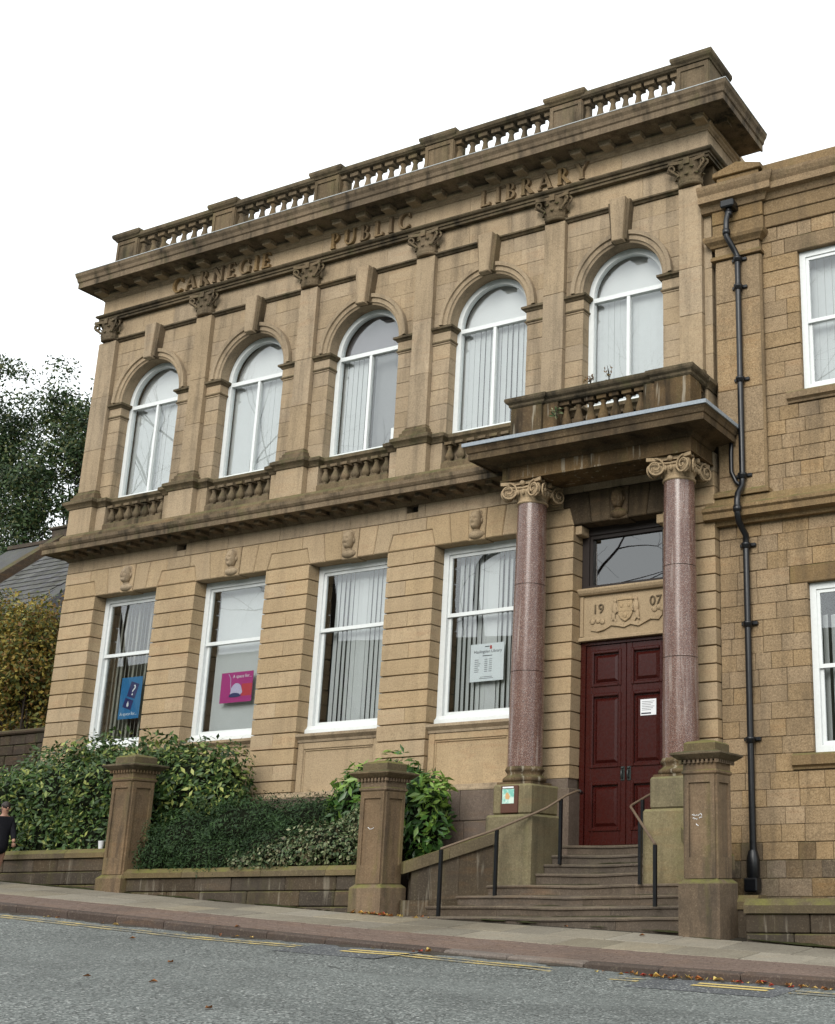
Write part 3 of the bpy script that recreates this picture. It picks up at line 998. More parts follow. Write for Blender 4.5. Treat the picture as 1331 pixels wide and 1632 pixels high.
for wi, (c, hw) in enumerate(WINU):
    pl = PIL[wi] + (.21 if wi else .245)
    pr = PIL[wi + 1] - .21
    # jamb ashlar
    nz = 6
    for s in range(nz):
        z0 = 9.42 + (11.2 - 9.42) * s / nz
        z1 = 9.42 + (11.2 - 9.42) * (s + 1) / nz
        part(MB().bevbox(pl + .002, c - hw, .1, .32, z0 + .002, z1 - .002, .005), 'ashlar_block', 'up')
        part(MB().bevbox(c + hw, pr - .002, .1, .32, z0 + .002, z1 - .002, .005), 'ashlar_block', 'up')
    for (xa, xb, pth) in ((pl, c - hw, [(pl, .1), (c - hw, .1), (c - hw, .32)]), (c + hw, pr, [(c + hw, .32), (c + hw, .1), (pr, .1)])):
        part(MB().bevbox(xa + .001, xb - (-.012 if xb < c else 0), .085, .32, 11.2, 11.445, .004) if xb < c else MB().bevbox(xa - .012, xb - .001, .085, .32, 11.2, 11.445, .004), 'impost_block', 'up')
        part(MB().sweep(pth, [(-.05, 11.442), (.03, 11.442), (.05, 11.47), (.085, 11.49), (.085, 11.53), (.05, 11.552), (-.05, 11.552)]), 'impost_moulding', 'mould')
        part(MB().sweep(pth, [(-.05, 11.225), (.022, 11.225), (.034, 11.24), (.034, 11.255), (.022, 11.27), (-.05, 11.27)]), 'necking_moulding', 'trim')
    # spandrel ashlar cut to the arch
    ro = hw + .2
    rows_ = 5
    for s in range(rows_):
        z0 = ZSP + (13.02 - ZSP) * s / rows_
        z1 = ZSP + (13.02 - ZSP) * (s + 1) / rows_
        for sd in (-1, 1):
            inner = []
            for q in range(7):
                z = z0 + (z1 - z0) * q / 6
                d = ro * ro - (z - ZSP) ** 2
                inner.append((c + sd * (math.sqrt(d) if d > 0 else 0.0), z))
            outx = pl if sd < 0 else pr
            # split into one or two stones
            cutx = [outx]
            ext = abs(inner[-1][0] - outx)
            if ext > .6:
                cutx.append(outx - sd * ext * (.45 if s % 2 else .6))
            if ext > .6:
                xa, xb = sorted((cutx[0], cutx[1]))
                part(MB().bevbox(xa + .002, xb - .002, .1, .3, z0 + .002, z1 - .002, .004), 'ashlar_block', 'up')
            ox = cutx[-1]
            poly = [(ox, z0 + .002)] + [(x - sd * 0, min(max(z, z0 + .002), z1 - .002)) for x, z in inner] + [(ox, z1 - .002)]
            if sd > 0: poly = poly[::-1]
            part(MB().prism(poly, .1, .3, .004 if z1 < ZSP + ro * .9 else 0), 'ashlar_block', 'up')
    # archivolt
    prof = [(hw, .33), (hw, .075), (hw + .035, .06), (hw + .045, .035), (hw + .125, .035), (hw + .135, .0), (hw + .205, -.01), (hw + .205, .14)]
    b = MB()
    nseg = 28
    vs, fs = [], []
    for k in range(nseg + 1):
        t = math.pi * k / nseg
        for r, y in prof:
            vs.append((c - r * math.cos(t), y, ZSP + r * math.sin(t)))
    m = len(prof)
    for k in range(nseg):
        for q in range(m):
            q2 = (q + 1) % m
            fs.append((k * m + q, k * m + q2, (k + 1) * m + q2, (k + 1) * m + q))
    fs += [tuple(range(m)), tuple(nseg * m + q for q in range(m - 1, -1, -1))]
    b.add(vs, fs)
    part(b, 'archivolt', 'up')
    # tall keystone, two planes
    zb = ZSP + hw - .03
    b = MB()
    b.prism([(c - .15, zb + .03), (c + .15, zb + .03), (c + .22, 13.1), (c - .22, 13.1)], -.06, .2, .012)
    part(b, 'keystone', 'trim')
    part(MB().prism([(c - .105, zb), (c + .105, zb), (c + .155, 13.13), (c - .155, 13.13)], -.13, .0, .015), 'keystone_face', 'up')
    # string moulding and wall band up to the architrave
    for (xa, xb) in ((pl, c - .225), (c + .225, pr)):
        part(MB().sweep([(xa, .1), (xb, .1)], [(-.05, 13.02), (.03, 13.02), (.05, 13.045), (.085, 13.06), (.085, 13.09), (.02, 13.115), (-.05, 13.115)]), 'string_moulding', 'mould')
    cut = [pl - .05, pl + (pr - pl) * .3, pl + (pr - pl) * .68, pr + .05]
    for k in range(3):
        part(MB().bevbox(cut[k] + .002, cut[k + 1] - .002, .07, .3, 13.116, 13.54, .004), 'ashlar_block', 'up')
for s in range(7):
    part(MB().bevbox(.192, .33, .1, .66, 9.42 + .515 * s + .002, 9.42 + .515 * (s + 1) - .002, .004), 'end_quoin', 'up')

# ---- main entablature
ends = [(XL, .65), (XL, 0), (.33, 0), (.33, 1.22)]
mit = [(-.42, 0), (-.42, -1), None, None]
part(MB().sweep(ends, [(-.3, 13.525), (.025, 13.525), (.025, 13.575), (.05, 13.58), (.05, 13.62), (.085, 13.635), (.105, 13.66), (.105, 13.685), (-.3, 13.69)]), 'architrave', 'mould')
cuts = [XL]
while cuts[-1] < .33 - 1.0:
    cuts.append(cuts[-1] + random.uniform(1.0, 1.5))
cuts[-1] = .33
for i in range(len(cuts) - 1):
    part(MB().bevbox(cuts[i] + (.0 if i == 0 else .002), cuts[i + 1] - (.0 if i == len(cuts) - 2 else .002), 0, .65, 13.691, 14.08, .005), 'frieze_block', 'frieze')
part(MB().sweep(ends, [(-.3, 14.05), (.02, 14.05), (.03, 14.07), (.06, 14.085), (.075, 14.115), (.11, 14.13), (.11, 14.16), (-.3, 14.16)], mit), 'bed_moulding', 'up')
corn = [(-.3, 14.161), (.1, 14.161), (.1, 14.2), (.5, 14.205), (.5, 14.185), (.535, 14.185), (.535, 14.305), (.56, 14.325), (.575, 14.39), (.61, 14.44), (.625, 14.5), (.56, 14.525), (-.3, 14.57)]
part(MB().sweep(ends, corn, mit), 'main_cornice', 'cornice')
part(MB().sweep(ends, [(.2, 14.562), (.56, 14.53), (.622, 14.503), (.632, 14.503), (.632, 14.518), (.565, 14.543), (.2, 14.575)], mit), 'lead_edge', 'leadlight')
x = .28
while x > -14.2:
    b = MB().bevbox(x - .11, x + .11, -.3, -.08, 14.115, 14.206, .012)
    b.box(x - .125, x + .125, -.315, -.08, 14.178, 14.206)
    part(b, 'modillion', 'up')
    x -= .601
part(MB().box(.45, .69, .02, .24, 14.14, 14.203), 'modillion', 'cornice')

# ---- roof balustrade
BP = [(-14.1, -13.45), (-11.24, -10.593), (-8.45, -7.8), (-5.69, -5.0), (-2.86, -2.158), (-.247, .384)]
part(MB().bevbox(-14.1, .3, -.01, .3, 14.55, 14.7, .01), 'balustrade_plinth', 'cornice')
for i, (a, b_) in enumerate(BP):
    dep = .82 if i in (0, 5) else .36
    b = MB().bevbox(a, b_, .0, dep, 14.55, 15.47, .008)
    f = .085
    b.box(a + .012, a + f, -.022, .02, 14.72, 15.455)
    b.box(b_ - f, b_ - .012, -.022, .02, 14.72, 15.455)
    b.box(a + f + .001, b_ - f - .001, -.022, .02, 15.37, 15.455)
    b.box(a + f + .001, b_ - f - .001, -.022, .02, 14.72, 14.8)
    b.bevbox(a + f + .05, b_ - f - .05, -.012, .02, 14.85, 15.32, .01)
    ped = part(b, 'balustrade_pier', 'trim')
    part(MB().sweep([(a, dep), (a, -.02), (b_, -.02), (b_, dep)], [(-.2, 15.472), (.02, 15.472), (.035, 15.5), (.07, 15.53), (.09, 15.57), (.09, 15.625), (.06, 15.64), (-.2, 15.66)]).box(a + .1, b_ - .1, .1, dep - .01, 15.5, 15.655), 'pier_cap', 'mould', ped)
bal_r = baluster_mesh(.75, .105, 'roof_baluster', MS['trim'])
for i in range(5):
    x0, x1 = BP[i][1], BP[i + 1][0]
    for k in range(8):
        place('roof_baluster', bal_r, (x0 + .04 + (x1 - x0 - .08) * k / 7, .13, 14.7), LIB)
    part(MB().sweep([(x0 - .01, -.02), (x1 + .01, -.02)], [(-.28, 15.445), (.0, 15.445), (.015, 15.46), (.035, 15.475), (.04, 15.5), (.04, 15.545), (.015, 15.575), (-.1, 15.595), (-.28, 15.58)]), 'balustrade_rail', 'mould')
part(MB().box(XL + .3, 0, .4, 9.8, 14.45, 14.56), 'roof', 'lead')
# ------------------------------------------------------------------ porch, door, windows
PCX = [-2.70, -.035]
PCY = -.45
for c in PCX:
    part(MB().bevbox(c - .34, c + .34, -.8, .02, 2.68, 3.13, .03), 'column_pedestal', 'pedestal')
    b = MB().bevbox(c - .42, c + .4, -.87, .02, 1.5, 2.68, .035)
    part(b, 'pedestal_base', 'pedestal')
    b = MB().box(c - .3, c + .3, PCY - .3, PCY + .3, 3.125, 3.165)
    b.lathe(c, PCY, [(.3, 3.165), (.335, 3.185), (.335, 3.225), (.3, 3.25), (.275, 3.27), (.265, 3.3), (.29, 3.33), (.305, 3.35), (.29, 3.375), (.28, 3.4)], 28)
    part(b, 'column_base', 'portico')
    zj = [3.4, 4.86, 6.25, 7.6]

    def rad(z): return .272 - .034 * ((z - 3.4) / 4.2) ** 1.6
    for k in range(3):
        a, e = zj[k] + (.005 if k else 0), zj[k + 1] - (.005 if k < 2 else 0)
        pr = [(rad(a + (e - a) * t / 6), a + (e - a) * t / 6) for t in range(7)]
        part(MB().lathe(c, PCY, pr, 32), 'column_drum', 'granite')
    part(MB().lathe(c, PCY, [(.235, 3.42), (.235, 7.58)], 16), 'column_core', 'core')
    # Ionic capital with four angled volutes
    b = MB()
    z = 7.6
    b.lathe(c, PCY, [(.24, z - .01), (.262, z), (.262, z + .025), (.24, z + .035), (.245, z + .1), (.285, z + .15), (.3, z + .2), (.27, z + .24)], 24)
    b.extz([(c - .38, PCY - .38), (c - .13, PCY - .3), (c + .13, PCY - .3), (c + .38, PCY - .38), (c + .29, PCY - .13), (c + .29, PCY + .13), (c + .36, PCY + .36),
            (c + .13, PCY + .29), (c - .13, PCY + .29), (c - .36, PCY + .36), (c - .29, PCY + .13), (c - .29, PCY - .13)], z + .29, z + .345)
    for (fx, fy) in ((0, -1), (1, 0), (-1, 0), (0, 1)):
        tx, ty = -fy, fx
        b.sphere(c + fx * .31, PCY + fy * .31, z + .31, .05, .05, .05, 8, 6)
        for q in (-.1, 0, .1):
            b.sphere(c + fx * .285 + tx * q, PCY + fy * .285 + ty * q, z + .17, .036, .036, .05, 8, 6)
        b.tube([(c + fx * .29 + tx * s, PCY + fy * .29 + ty * s, z + .255 - .02 * math.cos(s * 8)) for s in (-.22, -.1, 0, .1, .22)], .022, 6)
        for s in (-1, 1):
            ox, oy = c + fx * .335 + tx * s * .24, PCY + fy * .335 + ty * s * .24
            # plane of the volute turned outwards by 25 degrees
            an = s * .45
            ux, uy = tx * math.cos(an) - ty * math.sin(an) * 0 - fx * math.sin(an) * s * s * (-1) * 0, 0
            ux = tx * math.cos(.3) + fx * s * math.sin(.3)
            uy = ty * math.cos(.3) + fy * s * math.sin(.3)
            nx_, ny_ = fx * math.cos(.3) - tx * s * math.sin(.3), fy * math.cos(.3) - ty * s * math.sin(.3)
            pts, rs = [], []
            for k in range(40):
                t = k / 39
                ang = math.pi / 2 + t * 1.75 * 2 * math.pi
                r = .135 * (1 - t) ** .8 + .012
                pts.append((ox + ux * s * r * math.cos(ang) + nx_ * (.012 + .03 * t), oy + uy * s * r * math.cos(ang) + ny_ * (.012 + .03 * t), z + .175 + r * math.sin(ang)))
                rs.append(.018 - .006 * t)
            b.tube(pts, rs, 6)
            dd = []
            for k in range(14):
                a2 = 2 * math.pi * k / 14
                dd.append((math.cos(a2) * .115, math.sin(a2) * .115))
            vs = [(ox + ux * p - nx_ * .03, oy + uy * p - ny_ * .03, z + .175 + w_) for p, w_ in dd] + [(ox + ux * p * .8 - nx_ * .07, oy + uy * p * .8 - ny_ * .07, z + .175 + w_ * .8) for p, w_ in dd]
            b.add(vs, [tuple(range(14)), tuple(range(27, 13, -1))] + [(k, (k + 1) % 14, (k + 1) % 14 + 14, k + 14) for k in range(14)])
    part(b, 'ionic_capital', 'gf')
# entablature beams, ceiling, cornice, deck
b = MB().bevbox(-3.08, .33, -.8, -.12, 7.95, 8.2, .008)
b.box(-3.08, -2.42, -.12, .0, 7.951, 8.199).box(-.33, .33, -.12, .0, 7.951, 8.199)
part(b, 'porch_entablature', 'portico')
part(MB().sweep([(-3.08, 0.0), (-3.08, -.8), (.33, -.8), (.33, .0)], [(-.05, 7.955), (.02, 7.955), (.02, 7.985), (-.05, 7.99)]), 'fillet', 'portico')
part(MB().box(-2.42, -.33, -.12, .0, 8.12, 8.2), 'porch_ceiling', 'sootshade')  # ceiling darkened by colour to imitate the shade under the porch
pc = [(-.2, 8.195), (.02, 8.195), (.05, 8.22), (.07, 8.26), (.36, 8.29), (.36, 8.275), (.4, 8.275), (.4, 8.375), (.42, 8.39), (.435, 8.44), (.46, 8.48), (.46, 8.515), (-.2, 8.53)]
ppath = [(-3.08, 0.0), (-3.08, -.8), (.33, -.8), (.33, .0)]
part(MB().sweep(ppath, pc), 'porch_cornice', 'sootshade')
part(MB().sweep(ppath, [(-.2, 8.531), (.455, 8.516), (.462, 8.49), (.482, 8.492), (.482, 8.552), (-.2, 8.575)]), 'lead_flashing', 'lead')
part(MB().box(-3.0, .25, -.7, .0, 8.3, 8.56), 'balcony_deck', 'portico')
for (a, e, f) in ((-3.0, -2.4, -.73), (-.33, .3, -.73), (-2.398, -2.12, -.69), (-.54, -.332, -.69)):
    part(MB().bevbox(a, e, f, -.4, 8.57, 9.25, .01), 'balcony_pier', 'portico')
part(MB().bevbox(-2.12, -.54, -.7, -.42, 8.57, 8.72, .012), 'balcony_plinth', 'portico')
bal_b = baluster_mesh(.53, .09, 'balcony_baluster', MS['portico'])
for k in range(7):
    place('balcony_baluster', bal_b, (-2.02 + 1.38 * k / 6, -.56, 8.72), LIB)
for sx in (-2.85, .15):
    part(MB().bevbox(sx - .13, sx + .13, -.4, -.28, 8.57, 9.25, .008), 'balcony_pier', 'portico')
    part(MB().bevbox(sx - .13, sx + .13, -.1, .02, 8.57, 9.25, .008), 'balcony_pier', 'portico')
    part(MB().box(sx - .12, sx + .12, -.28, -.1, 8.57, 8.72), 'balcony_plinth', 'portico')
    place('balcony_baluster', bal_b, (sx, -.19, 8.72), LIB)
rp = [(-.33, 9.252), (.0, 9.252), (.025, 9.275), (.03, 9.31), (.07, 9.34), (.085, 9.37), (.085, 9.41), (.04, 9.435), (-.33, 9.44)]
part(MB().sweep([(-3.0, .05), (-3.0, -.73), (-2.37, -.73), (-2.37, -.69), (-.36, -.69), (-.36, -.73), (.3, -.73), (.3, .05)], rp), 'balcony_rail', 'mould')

# ---- door case
DL, DR, DC = -2.18, -.54, -1.36
for (a, e) in ((DL - .22, DL + .02), (DR - .02, DR + .22)):
    part(MB().bevbox(a, e, -.035, .33, 1.9, 3.1, .012), 'jamb_plinth', 'plinth')
for (a, e) in ((DL, DL + .15), (DR - .15, DR)):
    part(MB().bevbox(a + .002, e - .03 if a < DC else e, .05, .3, 7.17, 7.32, .01), 'corner_block', 'gf')
# carved panel over the door
b = MB().box(DL + .002, DR - .002, .26, .34, 5.44, 6.26)
b.extx([(.3, 6.17), (.2, 6.17), (.17, 6.2), (.15, 6.24), (.15, 6.27), (.3, 6.29)], DL + .002, DR - .002)
b.extx([(.3, 5.42), (.2, 5.42), (.2, 5.455), (.24, 5.49), (.3, 5.49)], DL + .002, DR - .002)
for (a, e, z0, z1) in ((DL + .01, DL + .07, 5.5, 6.16), (DR - .07, DR - .01, 5.5, 6.16)):
    b.box(a, e, .235, .3, z0, z1)
pan = part(b, 'carved_panel', 'gf')
sx, sz = DC + .02, 5.86
b = MB()
b.prism([(sx - .15, sz + .18), (sx - .15, sz - .06), (sx - .1, sz - .14), (sx, sz - .2), (sx + .1, sz - .14), (sx + .15, sz - .06), (sx + .15, sz + .18)], .205, .27, .012)
b.box(sx - .14, sx + .14, .198, .21, sz - .015, sz + .0)
for q in (-.08, .08):
    b.sphere(sx + q, .205, sz + .09, .035, .02, .045, 8, 6)
b.sphere(sx, .205, sz - .09, .045, .02, .05, 8, 6)
b.prism([(sx - .17, sz + .19), (sx + .17, sz + .19), (sx + .13, sz + .235), (sx - .13, sz + .235)], .2, .27, .008)
b.v = [(sx + (x - sx) * .86, .262 + (y - .262) * .6, sz + (z - sz) * .9) for x, y, z in b.v]
part(b, 'shield', 'gf', pan)
for s in (-1, 1):
    b = MB()
    q = sx + s * .215
    b.sphere(q, .225, sz + .19, .035, .03, .04, 10, 8)
    b.sphere(q + s * .005, .225, sz + .06, .058, .04, .12, 10, 8, lambda d: .12 * math.sin(d.z * 16))
    b.sphere(q + s * .03, .225, sz - .08, .045, .035, .09, 10, 8, lambda d: .1 * math.sin(d.z * 14))
    b.tube([(q - s * .03, .21, sz + .13), (q - s * .07, .2, sz + .04), (q - s * .055, .2, sz - .02)], .016, 6)
    b.tube([(q, .22, sz - .14), (q - s * .03, .21, sz - .2)], .022, 6)
    b.tube([(q + s * .04, .22, sz - .12), (q + s * .07, .215, sz - .18)], .02, 6)
    b.v = [(sx + (x - sx) * .88, .262 + (y - .262) * .6, sz + (z - sz) * .9) for x, y, z in b.v]
    part(b, 'supporter_figure', 'gf', pan)
b = MB()
rib = [(-.63, -.24), (-.5, -.27), (-.38, -.25), (-.25, -.19), (-.14, -.21), (-.02, -.24), (.1, -.2), (.24, -.24), (.34, -.2), (.46, -.15), (.6, -.17), (.66, -.1)]
for k in range(len(rib) - 1):
    (x0, z0), (x1, z1) = rib[k], rib[k + 1]
    d = .002 * (k % 2)
    b.prism([(sx + x0, sz + z0 - .032), (sx + x1, sz + z1 - .032), (sx + x1, sz + z1 + .032), (sx + x0, sz + z0 + .032)], .215 - d - .02 * abs(math.sin(k * 1.3)), .27)
for (u, w_) in ((-.6, -.13), (-.5, -.12), (-.42, -.14), (.52, -.03), (.6, 0), (.66, -.03)):
    b.sphere(sx + u, .245, sz + w_, .05, .03, .045, 8, 6, lambda d: .2 * math.sin(d.x * 11 + d.z * 7))
b.v = [(x, .262 + (y - .262) * .6, z) for x, y, z in b.v]
part(b, 'ribbon', 'gf', pan)


# ---- cut letters: thick and thin strokes with serifs
def bar(b, p, q, w, y, dep):
    p, q = Vector(p), Vector(q)
    t = (q - p).normalized()
    n = Vector((-t.y, t.x)) * w / 2
    poly = [p - n, q - n, q + n, p + n]
    a = sum(poly[i].x * poly[(i + 1) % 4].y - poly[(i + 1) % 4].x * poly[i].y for i in range(4))
    if a < 0: poly = poly[::-1]
    b.prism([tuple(v) for v in poly], y - dep, y + .004)


def arc(b, cx, cz, rx, rz, a0, a1, w0, w1, y, dep, n=12):
    out, inn = [], []
    for k in range(n + 1):
        t = k / n
        a = math.radians(a0 + (a1 - a0) * t)
        w = w0 + (w1 - w0) * math.sin(math.pi * t)
        out.append((cx + rx * math.cos(a), cz + rz * math.sin(a)))
        inn.append((cx + (rx - w) * math.cos(a), cz + (rz - w * .8) * math.sin(a)))
    for k in range(n):
        poly = [out[k], out[k + 1], inn[k + 1], inn[k]]
        ar = sum(poly[i][0] * poly[(i + 1) % 4][1] - poly[(i + 1) % 4][0] * poly[i][1] for i in range(4))
        b.prism(poly if ar > 0 else poly[::-1], y - dep, y + .004)


GLYPH = {  # unit height 1: strokes (bar: x0,z0,x1,z1,w) (arc: cx,cz,rx,rz,a0,a1,w0,w1), advance width
    'I': ([('b', .17, 0, .17, 1, .17), ('b', .02, .03, .32, .03, .06), ('b', .02, .97, .32, .97, .06)], .34),
    'L': ([('b', .17, 0, .17, 1, .17), ('b', .02, .03, .62, .03, .07), ('b', .6, 0, .6, .2, .06), ('b', .02, .97, .32, .97, .06)], .66),
    'E': ([('b', .17, 0, .17, 1, .17), ('b', .02, .03, .62, .03, .07), ('b', .6, 0, .6, .2, .06), ('b', .02, .97, .6, .97, .07), ('b', .58, .82, .58, 1, .06), ('b', .2, .52, .46, .52, .07), ('b', .46, .43, .46, .61, .05)], .66),
    'P': ([('b', .17, 0, .17, 1, .17), ('b', .02, .03, .34, .03, .06), ('b', .02, .965, .3, .965, .07), ('a', .3, .73, .3, .27, -90, 90, .07, .16)], .64),
    'B': ([('b', .17, 0, .17, 1, .17), ('b', .02, .035, .32, .035, .07), ('b', .02, .965, .3, .965, .07), ('b', .2, .52, .3, .52, .07), ('a', .3, .755, .27, .245, -90, 90, .07, .15), ('a', .31, .27, .32, .27, -90, 90, .07, .16)], .68),
    'R': ([('b', .17, 0, .17, 1, .17), ('b', .02, .03, .32, .03, .06), ('b', .02, .965, .3, .965, .07), ('a', .3, .75, .3, .25, -90, 90, .07, .16), ('b', .34, .5, .7, .02, .16), ('b', .6, .03, .82, .03, .06)], .8),
    'A': ([('b', .08, .03, .42, .98, .07), ('b', .4, .98, .76, .03, .17), ('b', .2, .33, .62, .33, .07), ('b', -.02, .03, .2, .03, .06), ('b', .6, .03, .9, .03, .06)], .88),
    'N': ([('b', .13, 0, .13, 1, .07), ('b', .12, .97, .74, .05, .17), ('b', .74, 0, .74, 1, .07), ('b', .0, .03, .26, .03, .06), ('b', .0, .97, .16, .97, .06), ('b', .62, .97, .88, .97, .06)], .88),
    'C': ([('a', .5, .5, .47, .52, 48, 312, .07, .17), ('b', .8, .7, .8, .95, .07), ('b', .8, .08, .8, .22, .06)], .86),
    'G': ([('a', .5, .5, .47, .52, 48, 318, .07, .17), ('b', .8, .7, .8, .95, .07), ('b', .82, .06, .82, .42, .16), ('b', .66, .43, .95, .43, .06)], .94),
    'U': ([('b', .17, .3, .17, 1, .17), ('a', .43, .32, .34, .34, 180, 360, .12, .12), ('b', .74, .3, .74, 1, .07), ('b', .02, .97, .32, .97, .06), ('b', .62, .97, .88, .97, .06)], .88),
    'Y': ([('b', .4, 0, .4, .48, .17), ('b', .41, .42, .1, .98, .17), ('b', .4, .44, .72, .98, .07), ('b', .24, .03, .56, .03, .06), ('b', -.03, .97, .26, .97, .06), ('b', .6, .97, .84, .97, .06)], .82),
}


def letter_row(word, x0, x1, z0, h, y, mat):
    adv = [GLYPH[ch][1] for ch in word]
    gap = (x1 - x0 - h * 1.0 * sum(adv)) / (len(word) - 1)
    x = x0
    for ch, a in zip(word, adv):
        b = MB()
        dep = .075
        for st in GLYPH[ch][0]:
            dep -= .0011
            if st[0] == 'b':
                bar(b, (x + st[1] * h, z0 + st[2] * h), (x + st[3] * h, z0 + st[4] * h), st[5] * h * (1.18 if st[5] > .1 else 1.35), y, dep)
            else:
                arc(b, x + st[1] * h, z0 + st[2] * h, st[3] * h, st[4] * h, st[5], st[6], st[7] * h, st[8] * h, y, dep)
        part(b, 'carved_letter', mat)
        x += a * h + gap


letter_row('CARNEGIE', -12.14, -9.42, 13.745, .335, 0, 'annextrim')
letter_row('PUBLIC', -7.85, -5.91, 13.745, .335, 0, 'annextrim')
letter_row('LIBRARY', -4.29, -1.98, 13.745, .335, 0, 'annextrim')


def text_mesh(s, size, mat, name='text'):
    cu = bpy.data.curves.new(name, 'FONT')
    cu.body = s
    cu.size = size * K
    cu.extrude = .0006
    cu.align_x = 'CENTER'
    o = bpy.data.objects.new(name, cu)
    COL.objects.link(o)
    dg = bpy.context.evaluated_depsgraph_get()
    me = bpy.data.meshes.new_from_object(o.evaluated_get(dg))
    bpy.data.objects.remove(o)
    bpy.data.curves.remove(cu)
    me.materials.clear()
    me.materials.append(mat)
    return me


def put_text(s, size, mat, loc, parent, name='lettering', tilt=0):
    return place(name, text_mesh(s, size, mat), loc, parent, (math.pi / 2, tilt, 0))


d19 = text_mesh('19', .22, MS['trim']); d07 = text_mesh('07', .22, MS['trim'])
for me, xx, zz in ((d19, DC - .48, 5.86), (d07, DC + .56, 5.9)):
    for v in me.vertices:
        v.co.z = .02 * K if v.co.z > 0 else -.004
    place('carved_date', me, (xx, .258, zz), pan, (math.pi / 2, 0, 0))

# ---- double doors
fr = MB()
fr.box(DL + .002, DL + .09, .3, .42, 2.24, 5.44).box(DR - .09, DR - .002, .3, .42, 2.24, 5.44).box(DL + .09, DR - .09, .3, .42, 5.36, 5.44)
dcase = part(fr, 'door_frame', 'door')
for s in (-1, 1):
    xa, xb = (DL + .092, DC - .004) if s < 0 else (DC + .004, DR - .092)
    b = MB()
    st = .1
    rails = [(2.245, 2.47), (3.18, 3.43), (4.56, 4.70), (5.25, 5.355)]
    b.bevbox(xa, xa + st, .33, .4, 2.245, 5.355, .006).bevbox(xb - st, xb, .33, .4, 2.245, 5.355, .006)
    for (z0, z1) in rails:
        b.bevbox(xa + st - .001, xb - st + .001, .333, .399, z0, z1, .006)
    leaf = part(b, 'door', 'door')
    for k in range(3):
        z0, z1 = rails[k][1], rails[k + 1][0]
        x0, x1 = xa + st, xb - st
        p = MB()
        # bolection moulding and raised field
        m = .035
        for (a, e, q0, q1) in ((x0 - .02, x0 + m, z0 - .02, z1 + .02), (x1 - m, x1 + .02, z0 - .02, z1 + .02)):
            p.bevbox(a, e, .313, .38, q0, q1, .012)
        p.bevbox(x0 + m + .001, x1 - m - .001, .312, .38, z0 - .02, z0 + m, .012).bevbox(x0 + m + .001, x1 - m - .001, .312, .38, z1 - m, z1 + .02, .012)
        p.box(x0, x1, .37, .395, z0, z1)
        c = .05
        a, e, q0, q1 = x0 + m + .02, x1 - m - .02, z0 + m + .02, z1 - m - .02
        p.add([(a, .372, q0), (e, .372, q0), (e, .372, q1), (a, .372, q1), (a + c, .335, q0 + c), (e - c, .335, q0 + c), (e - c, .335, q1 - c), (a + c, .335, q1 - c)],
              [(0, 1, 5, 4), (1, 2, 6, 5), (2, 3, 7, 6), (3, 0, 4, 7), (4, 5, 6, 7)])
        part(p, 'door_panel', 'door', leaf)
    hb = MB()
    hx = DC + s * .055
    hb.bevbox(hx - .035, hx + .035, .318, .335, 3.2, 3.42, .01)
    hb.tube([(hx, .32, 3.36), (hx, .285, 3.35), (hx, .28, 3.3), (hx, .285, 3.25), (hx, .32, 3.24)], .016, 8)
    hb.lathe(hx, .31, [(.022, 3.385), (.026, 3.395), (.022, 3.405)], 10)
    part(hb, 'handle', 'iron', leaf)
part(MB().box(DL, DR, .3, .45, 2.2, 2.243), 'threshold', 'step')
# transom light
fr = MB()
fr.box(DL + .002, DL + .13, .3, .44, 6.29, 7.33).box(DR - .13, DR - .002, .3, .44, 6.29, 7.33).box(DL + .13, DR - .13, .3, .44, 7.2, 7.33).box(DL + .13, DR - .13, .3, .44, 6.29, 6.345)
fr.box(DL + .131, DL + .18, .33, .43, 6.346, 7.199).box(DR - .18, DR - .131, .33, .43, 6.346, 7.199).box(DL + .18, DR - .18, .33, .43, 7.14, 7.199)
tl = part(fr, 'transom_window', 'stainedframe')
part(MB().box(DL + .17, DR - .17, .385, .391, 6.33, 7.16), 'pane', 'glassdark', tl)
part(MB().box(DL + .1, DR - .1, .75, .8, 2.0, 7.6), 'dark_lobby', 'room')


# ---- windows
def slat_mesh(w, h, mat, name):
    return MB().box(-w / 2, w / 2, -.0015, .0015, 0, h).mesh(name, (0, 0, 0), MS[mat])


def blinds(x0, x1, y, z0, z1, ang, mat, parent, step=.105, skip=None, w=.11):
    me = slat_mesh(w, z1 - z0, mat, 'blind_slat')
    n = max(1, int((x1 - x0) / step))
    for k in range(n):
        t = (k + .5) / n
        if skip and skip(t): continue
        a = ang(t) if callable(ang) else ang
        place('blind_slat', me, (x0 + (x1 - x0) * t, y, z0 + random.uniform(-.004, .004)), parent, (0, 0, a + random.uniform(-.05, .05)))


